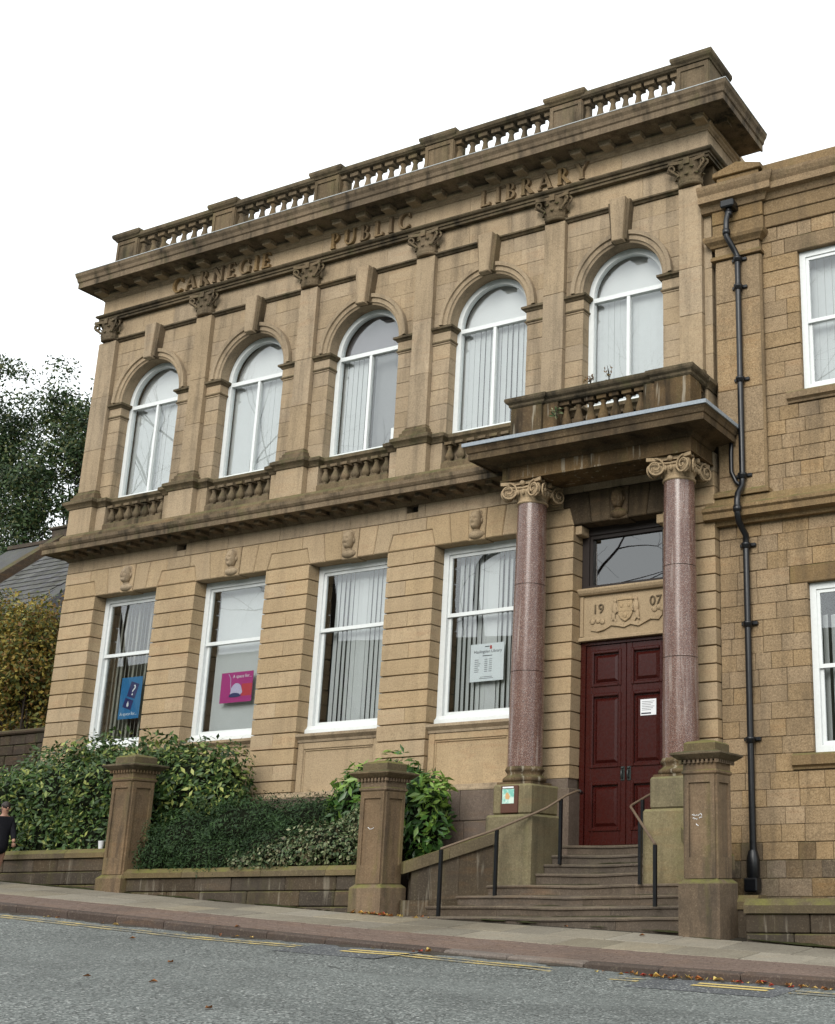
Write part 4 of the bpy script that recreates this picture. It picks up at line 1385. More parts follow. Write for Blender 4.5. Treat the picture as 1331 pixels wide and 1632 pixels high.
for wi, (c, hw) in enumerate(WINU):
    b = MB()
    zb, y0, y1, t = 9.43, .3, .4, .1
    yi = .28
    b.box(c - hw + .002, c - hw + t, y0, y1, zb, ZSP).box(c + hw - t, c + hw - .002, y0, y1, zb, ZSP)
    b.box(c - hw + t, c + hw - t, y0, y1, zb, zb + .09)
    b.extx([(y0 + .001, zb - .005), (yi - .03, zb - .005), (yi - .03, zb + .03), (y0 + .001, zb + .06)], c - hw + .01, c + hw - .01)
    b.box(c - hw + t, c + hw - t, y0 + .005, y1 - .005, ZSP - .11, ZSP - .03)
    b.box(c - .03, c + .03, y0 + .01, y1 - .01, zb + .09, ZSP - .11)
    vs, fs = [], []
    ns = 24
    for k in range(ns + 1):
        a = math.pi * k / ns
        for (r, y) in ((hw - .002, y0), (hw - t, y0), (hw - t, y1), (hw - .002, y1)):
            vs.append((c - r * math.cos(a), y, ZSP + .0005 + r * math.sin(a)))
    for k in range(ns):
        for q in range(4):
            q2 = (q + 1) % 4
            fs.append((k * 4 + q, (k + 1) * 4 + q, (k + 1) * 4 + q2, k * 4 + q2))
    b.add(vs, fs)
    win = part(b, 'arched_window', 'white')
    for (xa, xb, nm) in ((c - hw + t - .01, c - .02, 'pane'), (c + .02, c + hw - t + .01, 'pane')):
        part(MB().box(xa, xb, .355, .361, zb + .08, ZSP - .1), nm, 'glass', win)
    n = 20
    arch = [(c - (hw - t + .01) * math.cos(math.pi * k / n), ZSP - .0 + (hw - t + .01) * math.sin(math.pi * k / n)) for k in range(n + 1)]
    part(MB().prism([(c - hw + t - .01, ZSP - .04), (c + hw - t + .01, ZSP - .04)] + arch[::-1], .355, .361), 'pane', 'glass', win)
    xa, xb = c - hw + .06, c + hw - .06
    skip = None
    ang = -.1
    if wi == 2: skip = lambda t: .42 < t < 2.0
    if wi == 3: ang = lambda t: -.05 if t < .25 else random.choice([-.05, -.16, -.3])
    if wi in (0, 1, 4): ang = lambda t: random.choice([.06, .0, -.06])
    blinds(xa, xb, .47, zb + .06, ZSP - .0, ang, 'blind', win, .115, skip, .119)
    if wi == 2:
        part(MB().box(c - .1, xb, .62, .63, zb + .05, ZSP - .02), 'grey_screen', plain('grey_screen', (.27, .265, .27), .8, .1), win)
        part(MB().bevbox(c + hw - .24, c + hw - .11, .31, .34, zb + .09, zb + .42, .01), 'paper_card', 'white', win)
    rr = hw - .05
    ar2 = [(c - rr * math.cos(math.pi * k / n), ZSP + .02 + rr * math.sin(math.pi * k / n)) for k in range(n + 1)]
    part(MB().prism(ar2[::-1], .5, .51), 'fanlight_screen', plain('fan_screen', (.74, .72, .71) if wi != 2 else (.24, .22, .24), .8, .1), win)

for wi, (a, e) in enumerate(OPEN[:4]):
    b = MB()
    z0, z1, y0, y1, t = 4.28, 7.33, .28, .42, .11
    b.box(a + .002, a + t, y0, y1, z0 + .13, z1).box(e - t, e - .002, y0, y1, z0 + .13, z1).box(a + t, e - t, y0, y1, z1 - .12, z1)
    b.extx([(y1, z0), (y0 - .06, z0), (y0 - .06, z0 + .06), (y0 - .02, z0 + .09), (y0, z0 + .13), (y1, z0 + .13)], a + .002, e - .002)
    # upper sash (outer) and lower sash (inner)
    zm = 6.13
    for (q0, q1, ya, yb) in ((zm - .03, z1 - .12, .31, .35), (z0 + .13, zm + .035, .352, .392)):
        b.box(a + t, a + t + .055, ya, yb, q0, q1).box(e - t - .055, e - t, ya, yb, q0, q1)
        b.box(a + t + .055, e - t - .055, ya, yb, q0, q0 + .065).box(a + t + .055, e - t - .055, ya, yb, q1 - .06, q1)
    win = part(b, 'sash_window', 'white')
    part(MB().box(a + t + .05, e - t - .05, .328, .334, zm + .03, z1 - .17), 'pane', 'glass', win)
    part(MB().box(a + t + .05, e - t - .05, .37, .376, z0 + .19, zm), 'pane', 'glass', win)
    xa, xb = a + .08, e - .08
    if wi == 0: blinds(xa, xb, .55, z0 + .1, z1 - .05, lambda t: random.choice([-.5, -.6, -.42]), 'blindgrey', win, .11)
    if wi == 1:
        part(MB().box(xa + .12, xb, .5, .506, 6.2, z1 - .05), 'roller_blind', 'blind', win)
        blinds(xa + .1, xb, .54, z0 + .1, z1 - .05, .05, 'blind', win, .12, None, .125)
    if wi == 2: blinds(xa + .15, xb, .52, z0 + .1, z1 - .05, lambda t: -.2 - .22 * math.sin(9 * t + 4 * t * t) + random.uniform(-.12, .1), 'blind', win, .1)
    if wi == 3: blinds(xa + .1, xb, .52, z0 + .1, z1 - .05, lambda t: .1 if .44 < t < .6 else -.36 - .2 * math.sin(11 * t) + random.uniform(-.1, .1), 'blind', win, .1)
    # stone sill, apron panel
    part(MB().extx([(.3, 4.1), (.07, 4.1), (.06, 4.14), (.02, 4.18), (.0, 4.2), (.0, 4.245), (.24, 4.278), (.3, 4.278)], a + .003, e - .003), 'stone_sill', 'up')
    ap = MB().box(a + .003, e - .003, .12, .3, 3.245, 4.1)
    f = .13
    ap.bevbox(a + .004, a + f, .085, .2, 3.245, 4.098, .012).bevbox(e - f, e - .004, .085, .2, 3.245, 4.098, .012).bevbox(a + f + .001, e - f - .001, .086, .2, 3.98, 4.098, .012)
    ap.bevbox(a + f + .001, a + f + .03, .1, .2, 3.245, 3.978, .01).bevbox(e - f - .03, e - f - .001, .1, .2, 3.245, 3.978, .01).bevbox(a + f + .031, e - f - .031, .1, .2, 3.95, 3.978, .01)
    part(ap, 'apron_panel', 'gf')
# ---- plinth
for (z0, z1) in ((1.0, 1.9), (1.9, 2.655), (2.655, 3.135)):
    x = XL - .1 - random.uniform(0, .4)
    while x < -3.0:
        w = random.uniform(.85, 1.15)
        xa, xb = max(x, XL - .1), min(x + w, -2.95)
        if xb - xa > .05:
            part(MB().bevbox(xa + .003, xb - .003, -.1, .26, z0 + .003, z1 - .003, .01), 'plinth_block', 'plinth')
        x += w
part(MB().sweep([(XL, .5), (XL, 0), (-3.0, 0)], [(-.2, 3.137), (.1, 3.137), (.1, 3.16), (.04, 3.2), (.03, 3.24), (-.2, 3.243)]), 'plinth_moulding', 'up')
part(MB().box(-3.0, -2.2, .0, .28, 1.0, 3.25), 'plinth_wall', 'plinth')
part(MB().box(-.53, .34, .0, .28, 1.0, 3.25), 'plinth_wall', 'plinth')
# ------------------------------------------------------------------ neighbouring stone building
AN = empty('stone_building', (3.0, .3, 1.0))
tag(AN, 'neighbouring two-storey building of coursed brown sandstone blocks with black downpipe', 'building')


def apart(b, name, mat, parent=AN, origin=None):
    return b.build(name, MS[mat] if isinstance(mat, str) else mat, parent, origin)


AX1 = 4.6
WLO, WHI = (1.78, 3.5, 3.46, 5.95), (1.82, 3.5, 9.03, 11.45)
apart(MB().box(.36, WLO[0] - .02, .172, .5, .6, 12.4).box(WLO[1] + .02, AX1, .172, .5, .6, 12.4).box(WLO[0] - .02, WLO[1] + .02, .172, .5, .6, WLO[2] - .02)
      .box(WLO[0] - .02, WLO[1] + .02, .172, .5, WLO[3] + .02, WHI[2] - .02).box(WLO[0] - .02, WLO[1] + .02, .172, .5, WHI[3] + .02, 12.4), 'mortar_bed', 'mortar')
apart(MB().box(.36, AX1, 9.5, 9.8, .6, 12.4).box(AX1 - .3, AX1, .5, 9.5, .6, 12.4).box(.36, AX1, .5, 9.5, 12.2, 12.5).box(.36, AX1, .5, 9.5, 7.1, 7.3), 'shell_wall', 'annex')
apart(MB().box(.4, AX1 - .3, 2.6, 2.7, .8, 12.1), 'interior_partition', 'room')


def courses(z0, z1, x0, x1, hole=None):
    n = max(1, round((z1 - z0) / .255))
    for k in range(n):
        a, e = z0 + (z1 - z0) * k / n, z0 + (z1 - z0) * (k + 1) / n
        runs = [(x0, x1)]
        if hole and a < hole[3] - .01 and e > hole[2] + .01:
            runs = [(x0, hole[0]), (hole[1], x1)]
        for (p, q) in runs:
            x = p
            first = True
            while x < q - .01:
                w = random.uniform(.24, .55) * (.55 if first and random.random() < .5 else 1)
                first = False
                if q - (x + w) < .2: w = q - x
                dz = random.uniform(-.003, .003)
                b = MB().bevbox(x + .003, x + w - .003, .15 + random.uniform(-.005, .004), .3, a + .003, e - .003, .007)
                # pitched, uneven face
                b.v = [(vx, vy + (random.uniform(-.004, .006) if vy < .2 else 0), vz + dz) for vx, vy, vz in b.v]
                apart(b, 'stone_block', 'annexdark' if e < 2.1 or (e < 2.4 and random.random() < .5) else 'annex')
                x += w


courses(.75, 3.2, .36, AX1)
courses(3.2, 3.46, .36, 1.47)
courses(3.46, 5.95, .36, AX1, WLO)
courses(5.95, 6.22, .36, 1.5); courses(5.95, 6.22, 3.8, AX1)
courses(6.22, 7.03, .36, AX1)
courses(7.4, 8.82, 1.2, AX1)
courses(8.82, 9.03, 1.2, 1.58)
courses(9.03, 11.45, 1.2, AX1, WHI)
courses(11.45, 11.72, 1.2, 1.6); courses(11.45, 11.72, 3.8, AX1)
courses(11.72, 11.98, 1.2, AX1)
for (z0, z1, xa) in ((5.952, 6.218, 1.5), (11.452, 11.718, 1.6)):
    apart(MB().bevbox(xa + .004, 3.8, .142, .4, z0, z1, .012), 'lintel', 'annextrim')
for (z0, z1, xa) in ((3.22, 3.455, 1.47), (8.83, 9.028, 1.58)):
    apart(MB().extx([(.3, z0), (.12, z0), (.11, z0 + .03), (.08, z0 + .05), (.06, z0 + .06), (.06, z1 - .04), (.1, z1 - .01), (.3, z1)], xa, 3.75), 'window_sill', 'annextrim')
# floor band
apart(MB().sweep([(.2, .15), (AX1, .15)], [(-.1, 6.97), (.1, 6.97), (.13, 7.03), (.26, 7.05), (.26, 7.14), (.3, 7.17), (.3, 7.22), (.16, 7.29), (.12, 7.4), (-.1, 7.42)]), 'band_course', 'annextrim')
# pilaster
zz = [7.42, 7.75, 8.45, 9.2, 10.1, 10.75, 11.52]
for k in range(6):
    apart(MB().bevbox(.42, 1.2, .05, .3, zz[k] + .002, zz[k + 1] - .002, .012), 'pilaster_block', 'annex')
apart(MB().lathe(1.2, .085, [(.035, 7.5), (.035, 11.5)], 10), 'corner_roll', 'annextrim')
apart(MB().sweep([(.42, .3), (.42, .05), (1.2, .05), (1.2, .3)], [(-.1, 7.415), (.07, 7.415), (.07, 7.48), (.02, 7.52), (-.1, 7.53)]), 'pilaster_base', 'annextrim')
apart(MB().sweep([(.4, .3), (.4, .05), (1.2, .05), (1.2, .3)], [(-.1, 11.53), (.05, 11.53), (.05, 11.58), (.02, 11.61), (-.1, 11.61)]), 'necking', 'annextrim')
apart(MB().bevbox(.41, 1.2, .05, .3, 11.61, 11.77, .008), 'pilaster_block', 'annex')
apart(MB().sweep([(.38, .3), (.38, .05), (1.2, .05), (1.2, .3)], [(-.1, 11.77), (.03, 11.77), (.05, 11.8), (.11, 11.85), (.13, 11.9), (.13, 11.94), (-.1, 11.97)]), 'pilaster_cap', 'annextrim')
# entablature
for (z0, z1, d) in ((11.98, 12.2, 0), (12.202, 12.46, -.02)):
    apart(MB().bevbox(.37, 1.28, .05 + d, .4, z0, z1, .01), 'entablature_stone', 'annextrim')
    apart(MB().bevbox(1.282, 2.6, .11 + d, .4, z0, z1, .01), 'entablature_stone', 'annextrim')
    apart(MB().bevbox(2.604, AX1, .11 + d, .4, z0, z1, .01), 'entablature_stone', 'annextrim')
apart(MB().sweep([(.2, .04), (1.3, .04), (1.3, .1), (AX1 + .2, .1)], [(-.2, 12.45), (.04, 12.45), (.07, 12.5), (.1, 12.54), (.19, 12.56), (.19, 12.68), (.22, 12.72), (.25, 12.78), (.26, 12.83), (-.2, 12.92)]), 'cornice', 'annextrim')
apart(MB().bevbox(1.22, AX1, .16, .6, 12.88, 13.2, .02), 'parapet', 'annextrim')
b = MB().bevbox(.44, 1.2, .1, .6, 12.88, 13.12, .01)
b.prism([(.38, 13.12), (1.26, 13.12), (1.26, 13.2), (.82, 13.33), (.38, 13.2)], .05, .6, .01)
apart(b, 'parapet_block', 'annextrim')
# sash windows, only their left part is in view
for (a, e, z0, z1), lower in ((WLO, True), (WHI, False)):
    b = MB()
    y0, y1, t = .24, .36, .1
    b.box(a + .002, a + t, y0, y1, z0, z1).box(e - t, e, y0, y1, z0, z1).box(a + t, e - t, y0, y1, z0, z0 + .1).box(a + t, e - t, y0, y1, z1 - .1, z1)
    zm = 4.7 if lower else 10.22
    for (q0, q1, ya, yb) in ((zm - .03, z1 - .1, .26, .3), (z0 + .1, zm + .03, .302, .342)):
        b.box(a + t, a + t + .05, ya, yb, q0, q1).box(e - t - .05, e - t, ya, yb, q0, q1)
        b.box(a + t + .05, e - t - .05, ya, yb, q0, q0 + .06).box(a + t + .05, e - t - .05, ya, yb, q1 - .055, q1)
    win = apart(b, 'sash_window', 'white')
    apart(MB().box(a + t + .04, e - t - .04, .278, .284, zm, z1 - .12), 'pane', 'glass', win)
    apart(MB().box(a + t + .04, e - t - .04, .32, .326, z0 + .12, zm), 'pane', 'glass', win)
    if lower: blinds(a + .08, e - .08, .48, z0 + .05, z1 - .45, -.5, 'blind', win, .12)
    else: blinds(a + .08, e - .08, .48, z0 + .05, z1 - .05, -.06, 'blind', win, .12, None, .125)

# downpipe with swan necks
px_, py_ = .845, -.02
pts = [(.74, -.08, 12.5), (.74, -.1, 12.4), (.74, -.1, 12.3), (.72, -.16, 12.12), (.72, -.17, 11.98), (.72, -.17, 11.82), (.8, -.06, 11.62), (px_, py_, 11.5), (px_, py_, 10), (px_, py_, 8.6), (px_, py_, 7.66),
       (px_ - .0, -.06, 7.52), (px_ - .0, -.22, 7.36), (px_, -.25, 7.25), (px_, -.25, 7.04), (px_, -.2, 6.92), (px_, .06, 6.78), (px_, .06, 6.6), (px_, .06, 4.5), (px_, .06, 2.1)]
dp = apart(MB().tube(pts, .05, 12), 'downpipe', 'black')
apart(MB().bevbox(.62, .86, -.2, .06, 12.36, 12.5, .02), 'hopper', 'black', dp)
for (z, y) in ((11.45, py_), (10.95, py_), (9.33, py_), (7.72, py_), (6.62, .06), (5.4, .06), (3.68, .06)):
    b = MB().lathe(px_, y, [(.055, z - .06), (.068, z - .055), (.068, z - .01), (.075, z), (.075, z + .03), (.055, z + .035)], 14)
    b.bevbox(px_ - .12, px_ + .14, y + .03, y + .1, z - .02, z + .035, .008)
    apart(b, 'pipe_collar', 'black', dp)
for (x, y, z) in ((.74, -.1, 12.27), (.72, -.17, 11.9), (px_, -.25, 7.12)):
    apart(MB().lathe(x, y, [(.052, z - .05), (.066, z - .045), (.066, z + .04), (.052, z + .045)], 14), 'pipe_collar', 'black', dp)
apart(MB().lathe(px_, .05, [(.075, 1.72), (.095, 1.76), (.095, 2.0), (.075, 2.08), (.06, 2.12)], 14).bevbox(px_ - .1, px_ + .1, -.08, .1, 1.55, 1.74, .02), 'gully_head', 'black', dp)
apart(MB().tube([(.66, .0, 8.3), (.66, -.02, 8.1), (.66, -.02, 7.8), (.74, -.02, 7.62), (.82, -.02, 7.55)], .035, 10), 'branch_pipe', 'black', dp)
# ------------------------------------------------------------------ entrance steps
ST = empty('entrance_steps', (-1.4, -1.0, .9))
tag(ST, 'flight of eight worn stone steps spreading out below the red doors', 'steps')
SZ = [2.245, 2.10, 1.965, 1.83, 1.672, 1.527, 1.39, 1.253]
SY = [-.05, -.28, -.5, -.72, -.95, -1.27, -1.58, -1.9]
for k in range(8):
    xa, xb = (-2.29, -.44) if k < 4 else (-3.62 - .06 * (k - 4), .79)
    y0 = SY[k]
    y1 = SY[k - 1] + .05 if k else .32
    zb = .85
    n = 16
    cuts = [xa, xb] if k < 4 else sorted([xa, xb, xa + (xb - xa) * (.3 + .13 * (k % 3)), xa + (xb - xa) * (.7 + .06 * (k % 2))])
    for ci in range(len(cuts) - 1):
        ca, cb = cuts[ci] + .002, cuts[ci + 1] - .002
        nn = max(3, int(n * (cb - ca) / 2))
        b = MB()
        vs = []
        for i in range(nn + 1):
            x = ca + (cb - ca) * i / nn
            worn = .022 * math.exp(-((x + 1.35) / .55) ** 2) + .012 * math.exp(-((x + .4) / .4) ** 2) * (k > 4)
            z = SZ[k] - worn
            for (y, zz_) in ((y0 + .02, zb), (y0 + .02, z - .045), (y0 - .006, z - .035), (y0 - .006, z - .014), (y0 + .012, z), (y1, SZ[k] + .001 - worn * .2), (y1, zb)):
                vs.append((x, y, zz_))
        m = 7
        fs = []
        for i in range(nn):
            for q in range(m):
                q2 = (q + 1) % m
                fs.append((i * m + q, i * m + q2, (i + 1) * m + q2, (i + 1) * m + q))
        fs += [tuple(range(m - 1, -1, -1)), tuple(nn * m + q for q in range(m))]
        b.add(vs, [f[::-1] for f in fs])
        b.build('step', MS['step'], ST)

# sloping side walls with coping from the gate piers up to the porch pedestals
for nm, A, B, lab in (('side_wall', (-3.93, -1.75), (-3.02, -.8), 'sloping mossy side wall left of the steps running up to the left pedestal'),
                      ('side_wall', (1.12, -1.7), (.3, -.75), 'sloping side wall right of the steps behind the gate pier beside the downpipe')):
    A, B = Vector(A), Vector(B)
    t = (B - A).normalized()
    n = Vector((t.y, -t.x)) * .15
    if nm and A.x < 0: n = -n if n.y > 0 else n
    e = empty('side_wall', ((A.x + B.x) / 2, (A.y + B.y) / 2, .9))
    tag(e, lab, 'wall')

    def wallpiece(b, s0, s1, w, zb0, zt0, zb1, zt1):
        P, Q = A + (B - A) * s0, A + (B - A) * s1
        m = n.normalized() * w
        vs = []
        for (p, zb, zt) in ((P, zb0, zt0), (Q, zb1, zt1)):
            vs += [(p.x - m.x, p.y - m.y, zb), (p.x + m.x, p.y + m.y, zb), (p.x + m.x, p.y + m.y, zt), (p.x - m.x, p.y - m.y, zt)]
        b.add(vs, [(0, 1, 2, 3), (7, 6, 5, 4), (0, 4, 5, 1), (1, 5, 6, 2), (2, 6, 7, 3), (3, 7, 4, 0)])
        return b
    zA, zB = 1.83, 2.25
    for (s0, s1) in ((0, .3), (.303, .62), (.623, 1)):
        z0, z1 = zA + (zB - zA) * s0, zA + (zB - zA) * s1
        wallpiece(MB(), s0, s1, .13, .9, 1.47, .9, 1.47).build('wall_stone', MS['gwall'], e)
        wallpiece(MB(), s0 + (.1 if s0 == 0 else 0.0), s1, .13, 1.474, z0 + .04 if s0 == 0 else z0, 1.474, z1).build('wall_stone', MS['gwall'], e)
    for (s0, s1) in ((0, .5), (.504, 1)):
        z0, z1 = zA + (zB - zA) * s0, zA + (zB - zA) * s1
        wallpiece(MB(), s0, s1, .19, z0 + .003, z0 + .17, z1 + .003, z1 + .17).build('coping_stone', MS['coping'], e)


# ------------------------------------------------------------------ gate piers
def gate_pier(cx, cy, zg, zp, zc, lab):
    e = empty('gate_pier', (cx, cy, zg))
    tag(e, lab, 'gate pier', 'carved stone gate piers along the pavement')

    def sq(h): return [(cx - h, cy + h), (cx - h, cy - h), (cx + h, cy - h), (cx + h, cy + h), (cx - h, cy + h)]

    def ring(b, prof):
        vs, fs = [], []
        for (h, z) in prof:
            vs += [(cx - h, cy - h, z), (cx + h, cy - h, z), (cx + h, cy + h, z), (cx - h, cy + h, z)]
        for k in range(len(prof) - 1):
            for i in range(4):
                j = (i + 1) % 4
                fs.append((k * 4 + i, k * 4 + j, k * 4 + 4 + j, k * 4 + 4 + i))
        fs += [(3, 2, 1, 0), tuple((len(prof) - 1) * 4 + i for i in range(4))]
        b.add(vs, fs)
        return b
    ring(MB(), [(.285, zg - .3), (.285, zp - .015), (.275, zp), (.225, zp + .045)]).build('pier_base', MS['pier'], e)
    z0, z1 = zp + .045, zc - .25
    b = ring(MB(), [(.215, z0), (.215, z1)])
    f, d = .06, .026
    for (nx, ny) in ((0, -1), (1, 0), (0, 1), (-1, 0)):
        def fb(u0, u1, q0, q1):
            h0, h1 = .205, .215 + d
            if ny: xs_, ys_ = (cx + u0, cx + u1), sorted((cy + ny * h0, cy + ny * h1))
            else: xs_, ys_ = sorted((cx + nx * h0, cx + nx * h1)), (cy + u0, cy + u1)
            b.box(xs_[0], xs_[1], ys_[0], ys_[1], q0, q1)
        fb(-.21, -.21 + f, z0 + .002, z1 - .002); fb(.21 - f, .21, z0 + .002, z1 - .002)
        fb(-.209 + f, .209 - f, z1 - .1, z1 - .003); fb(-.209 + f, .209 - f, z0 + .003, z0 + .26)
    b.build('shaft', MS['pier'], e)
    b = ring(MB(), [(.23, z1), (.25, z1 + .02), (.25, z1 + .045), (.232, z1 + .06), (.232, z1 + .14), (.25, z1 + .15), (.25, z1 + .16)])
    b.build('necking', MS['pier'], e)
    dm = MB()
    for s in range(9):
        u = -.25 + .5 * s / 8
        for (nx, ny) in ((0, -1), (1, 0), (0, 1), (-1, 0)):
            px, py = (cx + u, cy + ny * .262) if ny else (cx + nx * .262, cy + u)
            dm.box(px - .016, px + .016, py - .016, py + .016, z1 + .14, z1 + .185)
    tag(dm.build('dentil_course', MS['pier'], e), kind='stuff')
    b = ring(MB(), [(.27, z1 + .183), (.3, z1 + .2), (.34, z1 + .23), (.365, z1 + .25), (.365, z1 + .272), (.24, z1 + .3)])
    b.build('cap', MS['mould'], e)
    ring(MB(), [(.225, z1 + .295), (.225, z1 + .4), (.19, z1 + .425), (.02, z1 + .46)]).build('cap_block', MS['coping'], e)
    return e


gate_pier(-9.385, -1.915, 1.6, 1.84, 3.6, 'panelled gate pier with spreading cap between the laurel hedge and dark shrub')
gp2 = gate_pier(-4.205, -1.915, 1.27, 1.655, 3.245, 'panelled gate pier left of the steps with mossy cap in front of glossy green bush')
gp3 = gate_pier(1.04, -1.915, 1.02, 1.675, 3.255, 'panelled gate pier right of the steps with white graffiti near the downpipe')
# scratched white scribbles, too blurred to read
def scribble(x0, z0, w, n, seed, parent):
    random.seed(seed)
    gm = MB()
    pts = []
    for i in range(n):
        t = i / (n - 1)
        pts.append((x0 + w * t + random.uniform(-.012, .012), -2.1305 - .0012 * (i % 2), z0 + random.uniform(-.018, .018)))
    gm.tube(pts, .0045, 4)
    return gm.build('graffiti_mark', MS['paper'], parent)


scribble(.93, 2.5, .06, 7, 3, gp3); scribble(1.01, 2.505, .06, 7, 4, gp3); scribble(.93, 2.45, .07, 8, 5, gp3); scribble(1.02, 2.46, .05, 6, 6, gp3); scribble(.985, 2.38, .02, 4, 9, gp3)
scribble(-4.27, 2.47, .11, 7, 8, gp2)
random.seed(99)


# ------------------------------------------------------------------ garden walls
def garden_wall(x0, x1, yf, th, ztop, lab, cop=.14, name='garden_wall', slope=0.0, zfloor=None):
    e = empty(name, ((x0 + x1) / 2, yf + th / 2, zw((x0 + x1) / 2) - .2))
    tag(e, lab, 'wall')
    zb0 = min(zw(x0), zw(x1)) - .25
    zt = ztop - cop
    z = zt
    rows_ = []
    while z > zb0:
        h = random.uniform(.2, .24)
        rows_.append((max(z - h, zb0), z)); z -= h
    for (a, b_) in rows_:
        x = x0
        while x < x1 - .01:
            w = random.uniform(.5, 1.15)
            if x1 - x - w < .3: w = x1 - x
            MB().bevbox(x + .005, x + w - .005, yf + random.uniform(-.008, .006), yf + th, a + .004, b_ - .004, .014).build('wall_stone', MS['gwall'], e)
            x += w
    x = x0
    while x < x1 - .01:
        w = random.uniform(1.0, 1.7)
        if x1 - x - w < .5: w = x1 - x
        b = MB().extx([(yf - .05, zt), (yf - .05, zt + cop * .55), (yf + .02, ztop), (yf + th - .02, ztop), (yf + th + .05, zt + cop * .55), (yf + th + .05, zt)][::-1], x + .004, x + w - .004)
        b.build('coping_stone', MS['coping'], e)
        x += w
    return e


garden_wall(-17.5, -9.63, -2.08, .34, 2.3, 'low garden wall with mossy coping below the laurel hedge')
garden_wall(-9.14, -4.45, -2.08, .34, 1.965, 'low garden wall with mossy coping below the dark shrubs')
garden_wall(1.15, 1.6, -1.62, .3, 1.515, 'short low wall set back beside the right gate pier', .17)
garden_wall(1.56, 5.2, -1.97, .34, 1.475, 'rough low wall with thick weathered coping below the neighbouring building', .17)
# beds
gb = MB().box(-17.5, -9.4, -1.76, -.08, 1.0, 2.1).box(-9.4, -4.3, -1.76, -.08, 1.0, 1.86)
tag(gb.build('garden_soil', MS['soil']), kind='structure')
tb = MB().box(1.2, 5.2, -1.64, .14, .5, 1.4)
tag(tb.build('terrace_ground', MS['gwall']), kind='structure')

# ------------------------------------------------------------------ handrails
HL = empty('handrail', (-2.65, -1.3, 1.3))
tag(HL, 'bent iron handrail left of the steps with worn brown top', 'handrail', 'handrails of the entrance steps')
MB().tube([(-3.2, -1.82, 2.17), (-2.92, -1.54, 2.31), (-2.64, -1.24, 2.45), (-2.25, -.86, 2.68), (-2.13, -.72, 2.76), (-1.95, -.46, 2.95), (-1.87, -.3, 3.02), (-1.9, -.16, 3.03)], .018, 8).build('rail', MS['railtop'], HL)
for (x, y, z0, z1) in ((-3.2, -1.8, 1.25, 2.16), (-2.64, -1.24, 1.52, 2.44), (-2.0, -.52, 1.96, 2.9)):
    MB().box(x - .022, x + .022, y - .022, y + .022, z0, z1).build('post', MS['black'], HL)
MB().tube([(-1.9, -.16, 3.03), (-1.93, -.08, 3.03), (-1.97, .03, 3.02)], .03, 8).build('rail_end', MS['black'], HL)
HR = empty('handrail', (-.3, -1.1, 1.3))
tag(HR, 'bent iron handrail right of the steps against the right pedestal', 'handrail', 'handrails of the entrance steps')
MB().tube([(-.64, .0, 3.0), (-.7, -.2, 2.92), (-.83, -.47, 2.77), (-.82, -.52, 2.745), (-.4, -1.02, 2.5), (.2, -1.75, 2.165)], .02, 8).build('rail', MS['railtop'], HR)
for (x, y, z0, z1) in ((-.405, -1.02, 1.66, 2.5), (.2, -1.75, 1.38, 2.16), (-.72, -.34, 2.09, 2.85)):
    MB().box(x - .022, x + .022, y - .022, y + .022, z0, z1).build('post', MS['black'], HR)


# ------------------------------------------------------------------ posters and notices
def sheetobj(name, x0, x1, z0, z1, y, mat, lab, cat, t=.004):
    o = MB().box(x0, x1, y, y + t, z0, z1).build(name, MS[mat])
    return tag(o, lab, cat)


bp = sheetobj('poster', -12.74, -12.17, 4.86, 5.68, .41, 'blueposter', 'blue poster with white question mark inside a lower sash window', 'poster')


def tilted(x, z, w, h, a, y, name, mat, parent):
    ca, sa = math.cos(a), math.sin(a)
    pl = [(x + u * ca - v * sa, z + u * sa + v * ca) for u, v in ((-w / 2, -h / 2), (w / 2, -h / 2), (w / 2, h / 2), (-w / 2, h / 2))]
    return MB().prism(pl, y, y + .002).build(name, MS[mat], parent)


tilted(-12.4, 5.42, .23, .3, -.3, .4065, 'card_print', 'navy', bp)
tilted(-12.5, 5.155, .24, .19, -.3, .4065, 'card_print', 'navy', bp)
put_text('?', .3, MS['paper'], (-12.41, .405, 5.32), bp, 'lettering', .25)
MB().prism([(-12.505, 5.09), (-12.475, 5.12), (-12.48, 5.16), (-12.5, 5.21), (-12.53, 5.15), (-12.53, 5.11)], .404, .406).build('shape_print', MS['paper'], bp)
put_text('A space for...', .088, MS['paper'], (-12.46, .4085, 4.93), bp)
pk = sheetobj('poster', -10.08, -9.29, 4.99, 5.56, .41, 'magenta', 'magenta poster with pale mouse-like shape inside a lower sash window', 'poster')
MB().box(-9.55, -9.295, .4075, .4095, 5.1, 5.33).build('colour_block', MS['posterred'], pk)
ell = [(-9.68 + .14 * math.cos(a) * (1 if math.sin(a) > 0 else 1.1), 5.18 + (.17 if math.sin(a) > 0 else .07) * math.sin(a)) for a in [2 * math.pi * k / 20 for k in range(20)]]
MB().prism(ell, .4045, .407).build('shape_print', MS['lilac'], pk)
MB().prism([(x - .03, 5.11 + (z - 5.18) * .35) for x, z in ell], .402, .4042).build('shape_print', MS['navy'], pk)
MB().tube([(-9.8, .406, 5.2), (-9.83, .406, 5.32), (-9.84, .406, 5.45), (-9.9, .406, 5.53)], .006, 5).build('shape_print', MS['lilac'], pk)
put_text('A space for...', .088, MS['paper'], (-9.56, .4085, 5.45), pk)
wp = sheetobj('notice', -4.41, -3.735, 4.96, 5.6, .41, 'paper', 'white opening hours notice inside the sash window beside the porch column', 'notice')
put_text('Haslingden Library', .075, MS['ink'], (-4.06, .4085, 5.44), wp)
MB().box(-4.02, -3.98, .4085, .4095, 5.5, 5.56).build('logo_print', MS['redink'], wp)
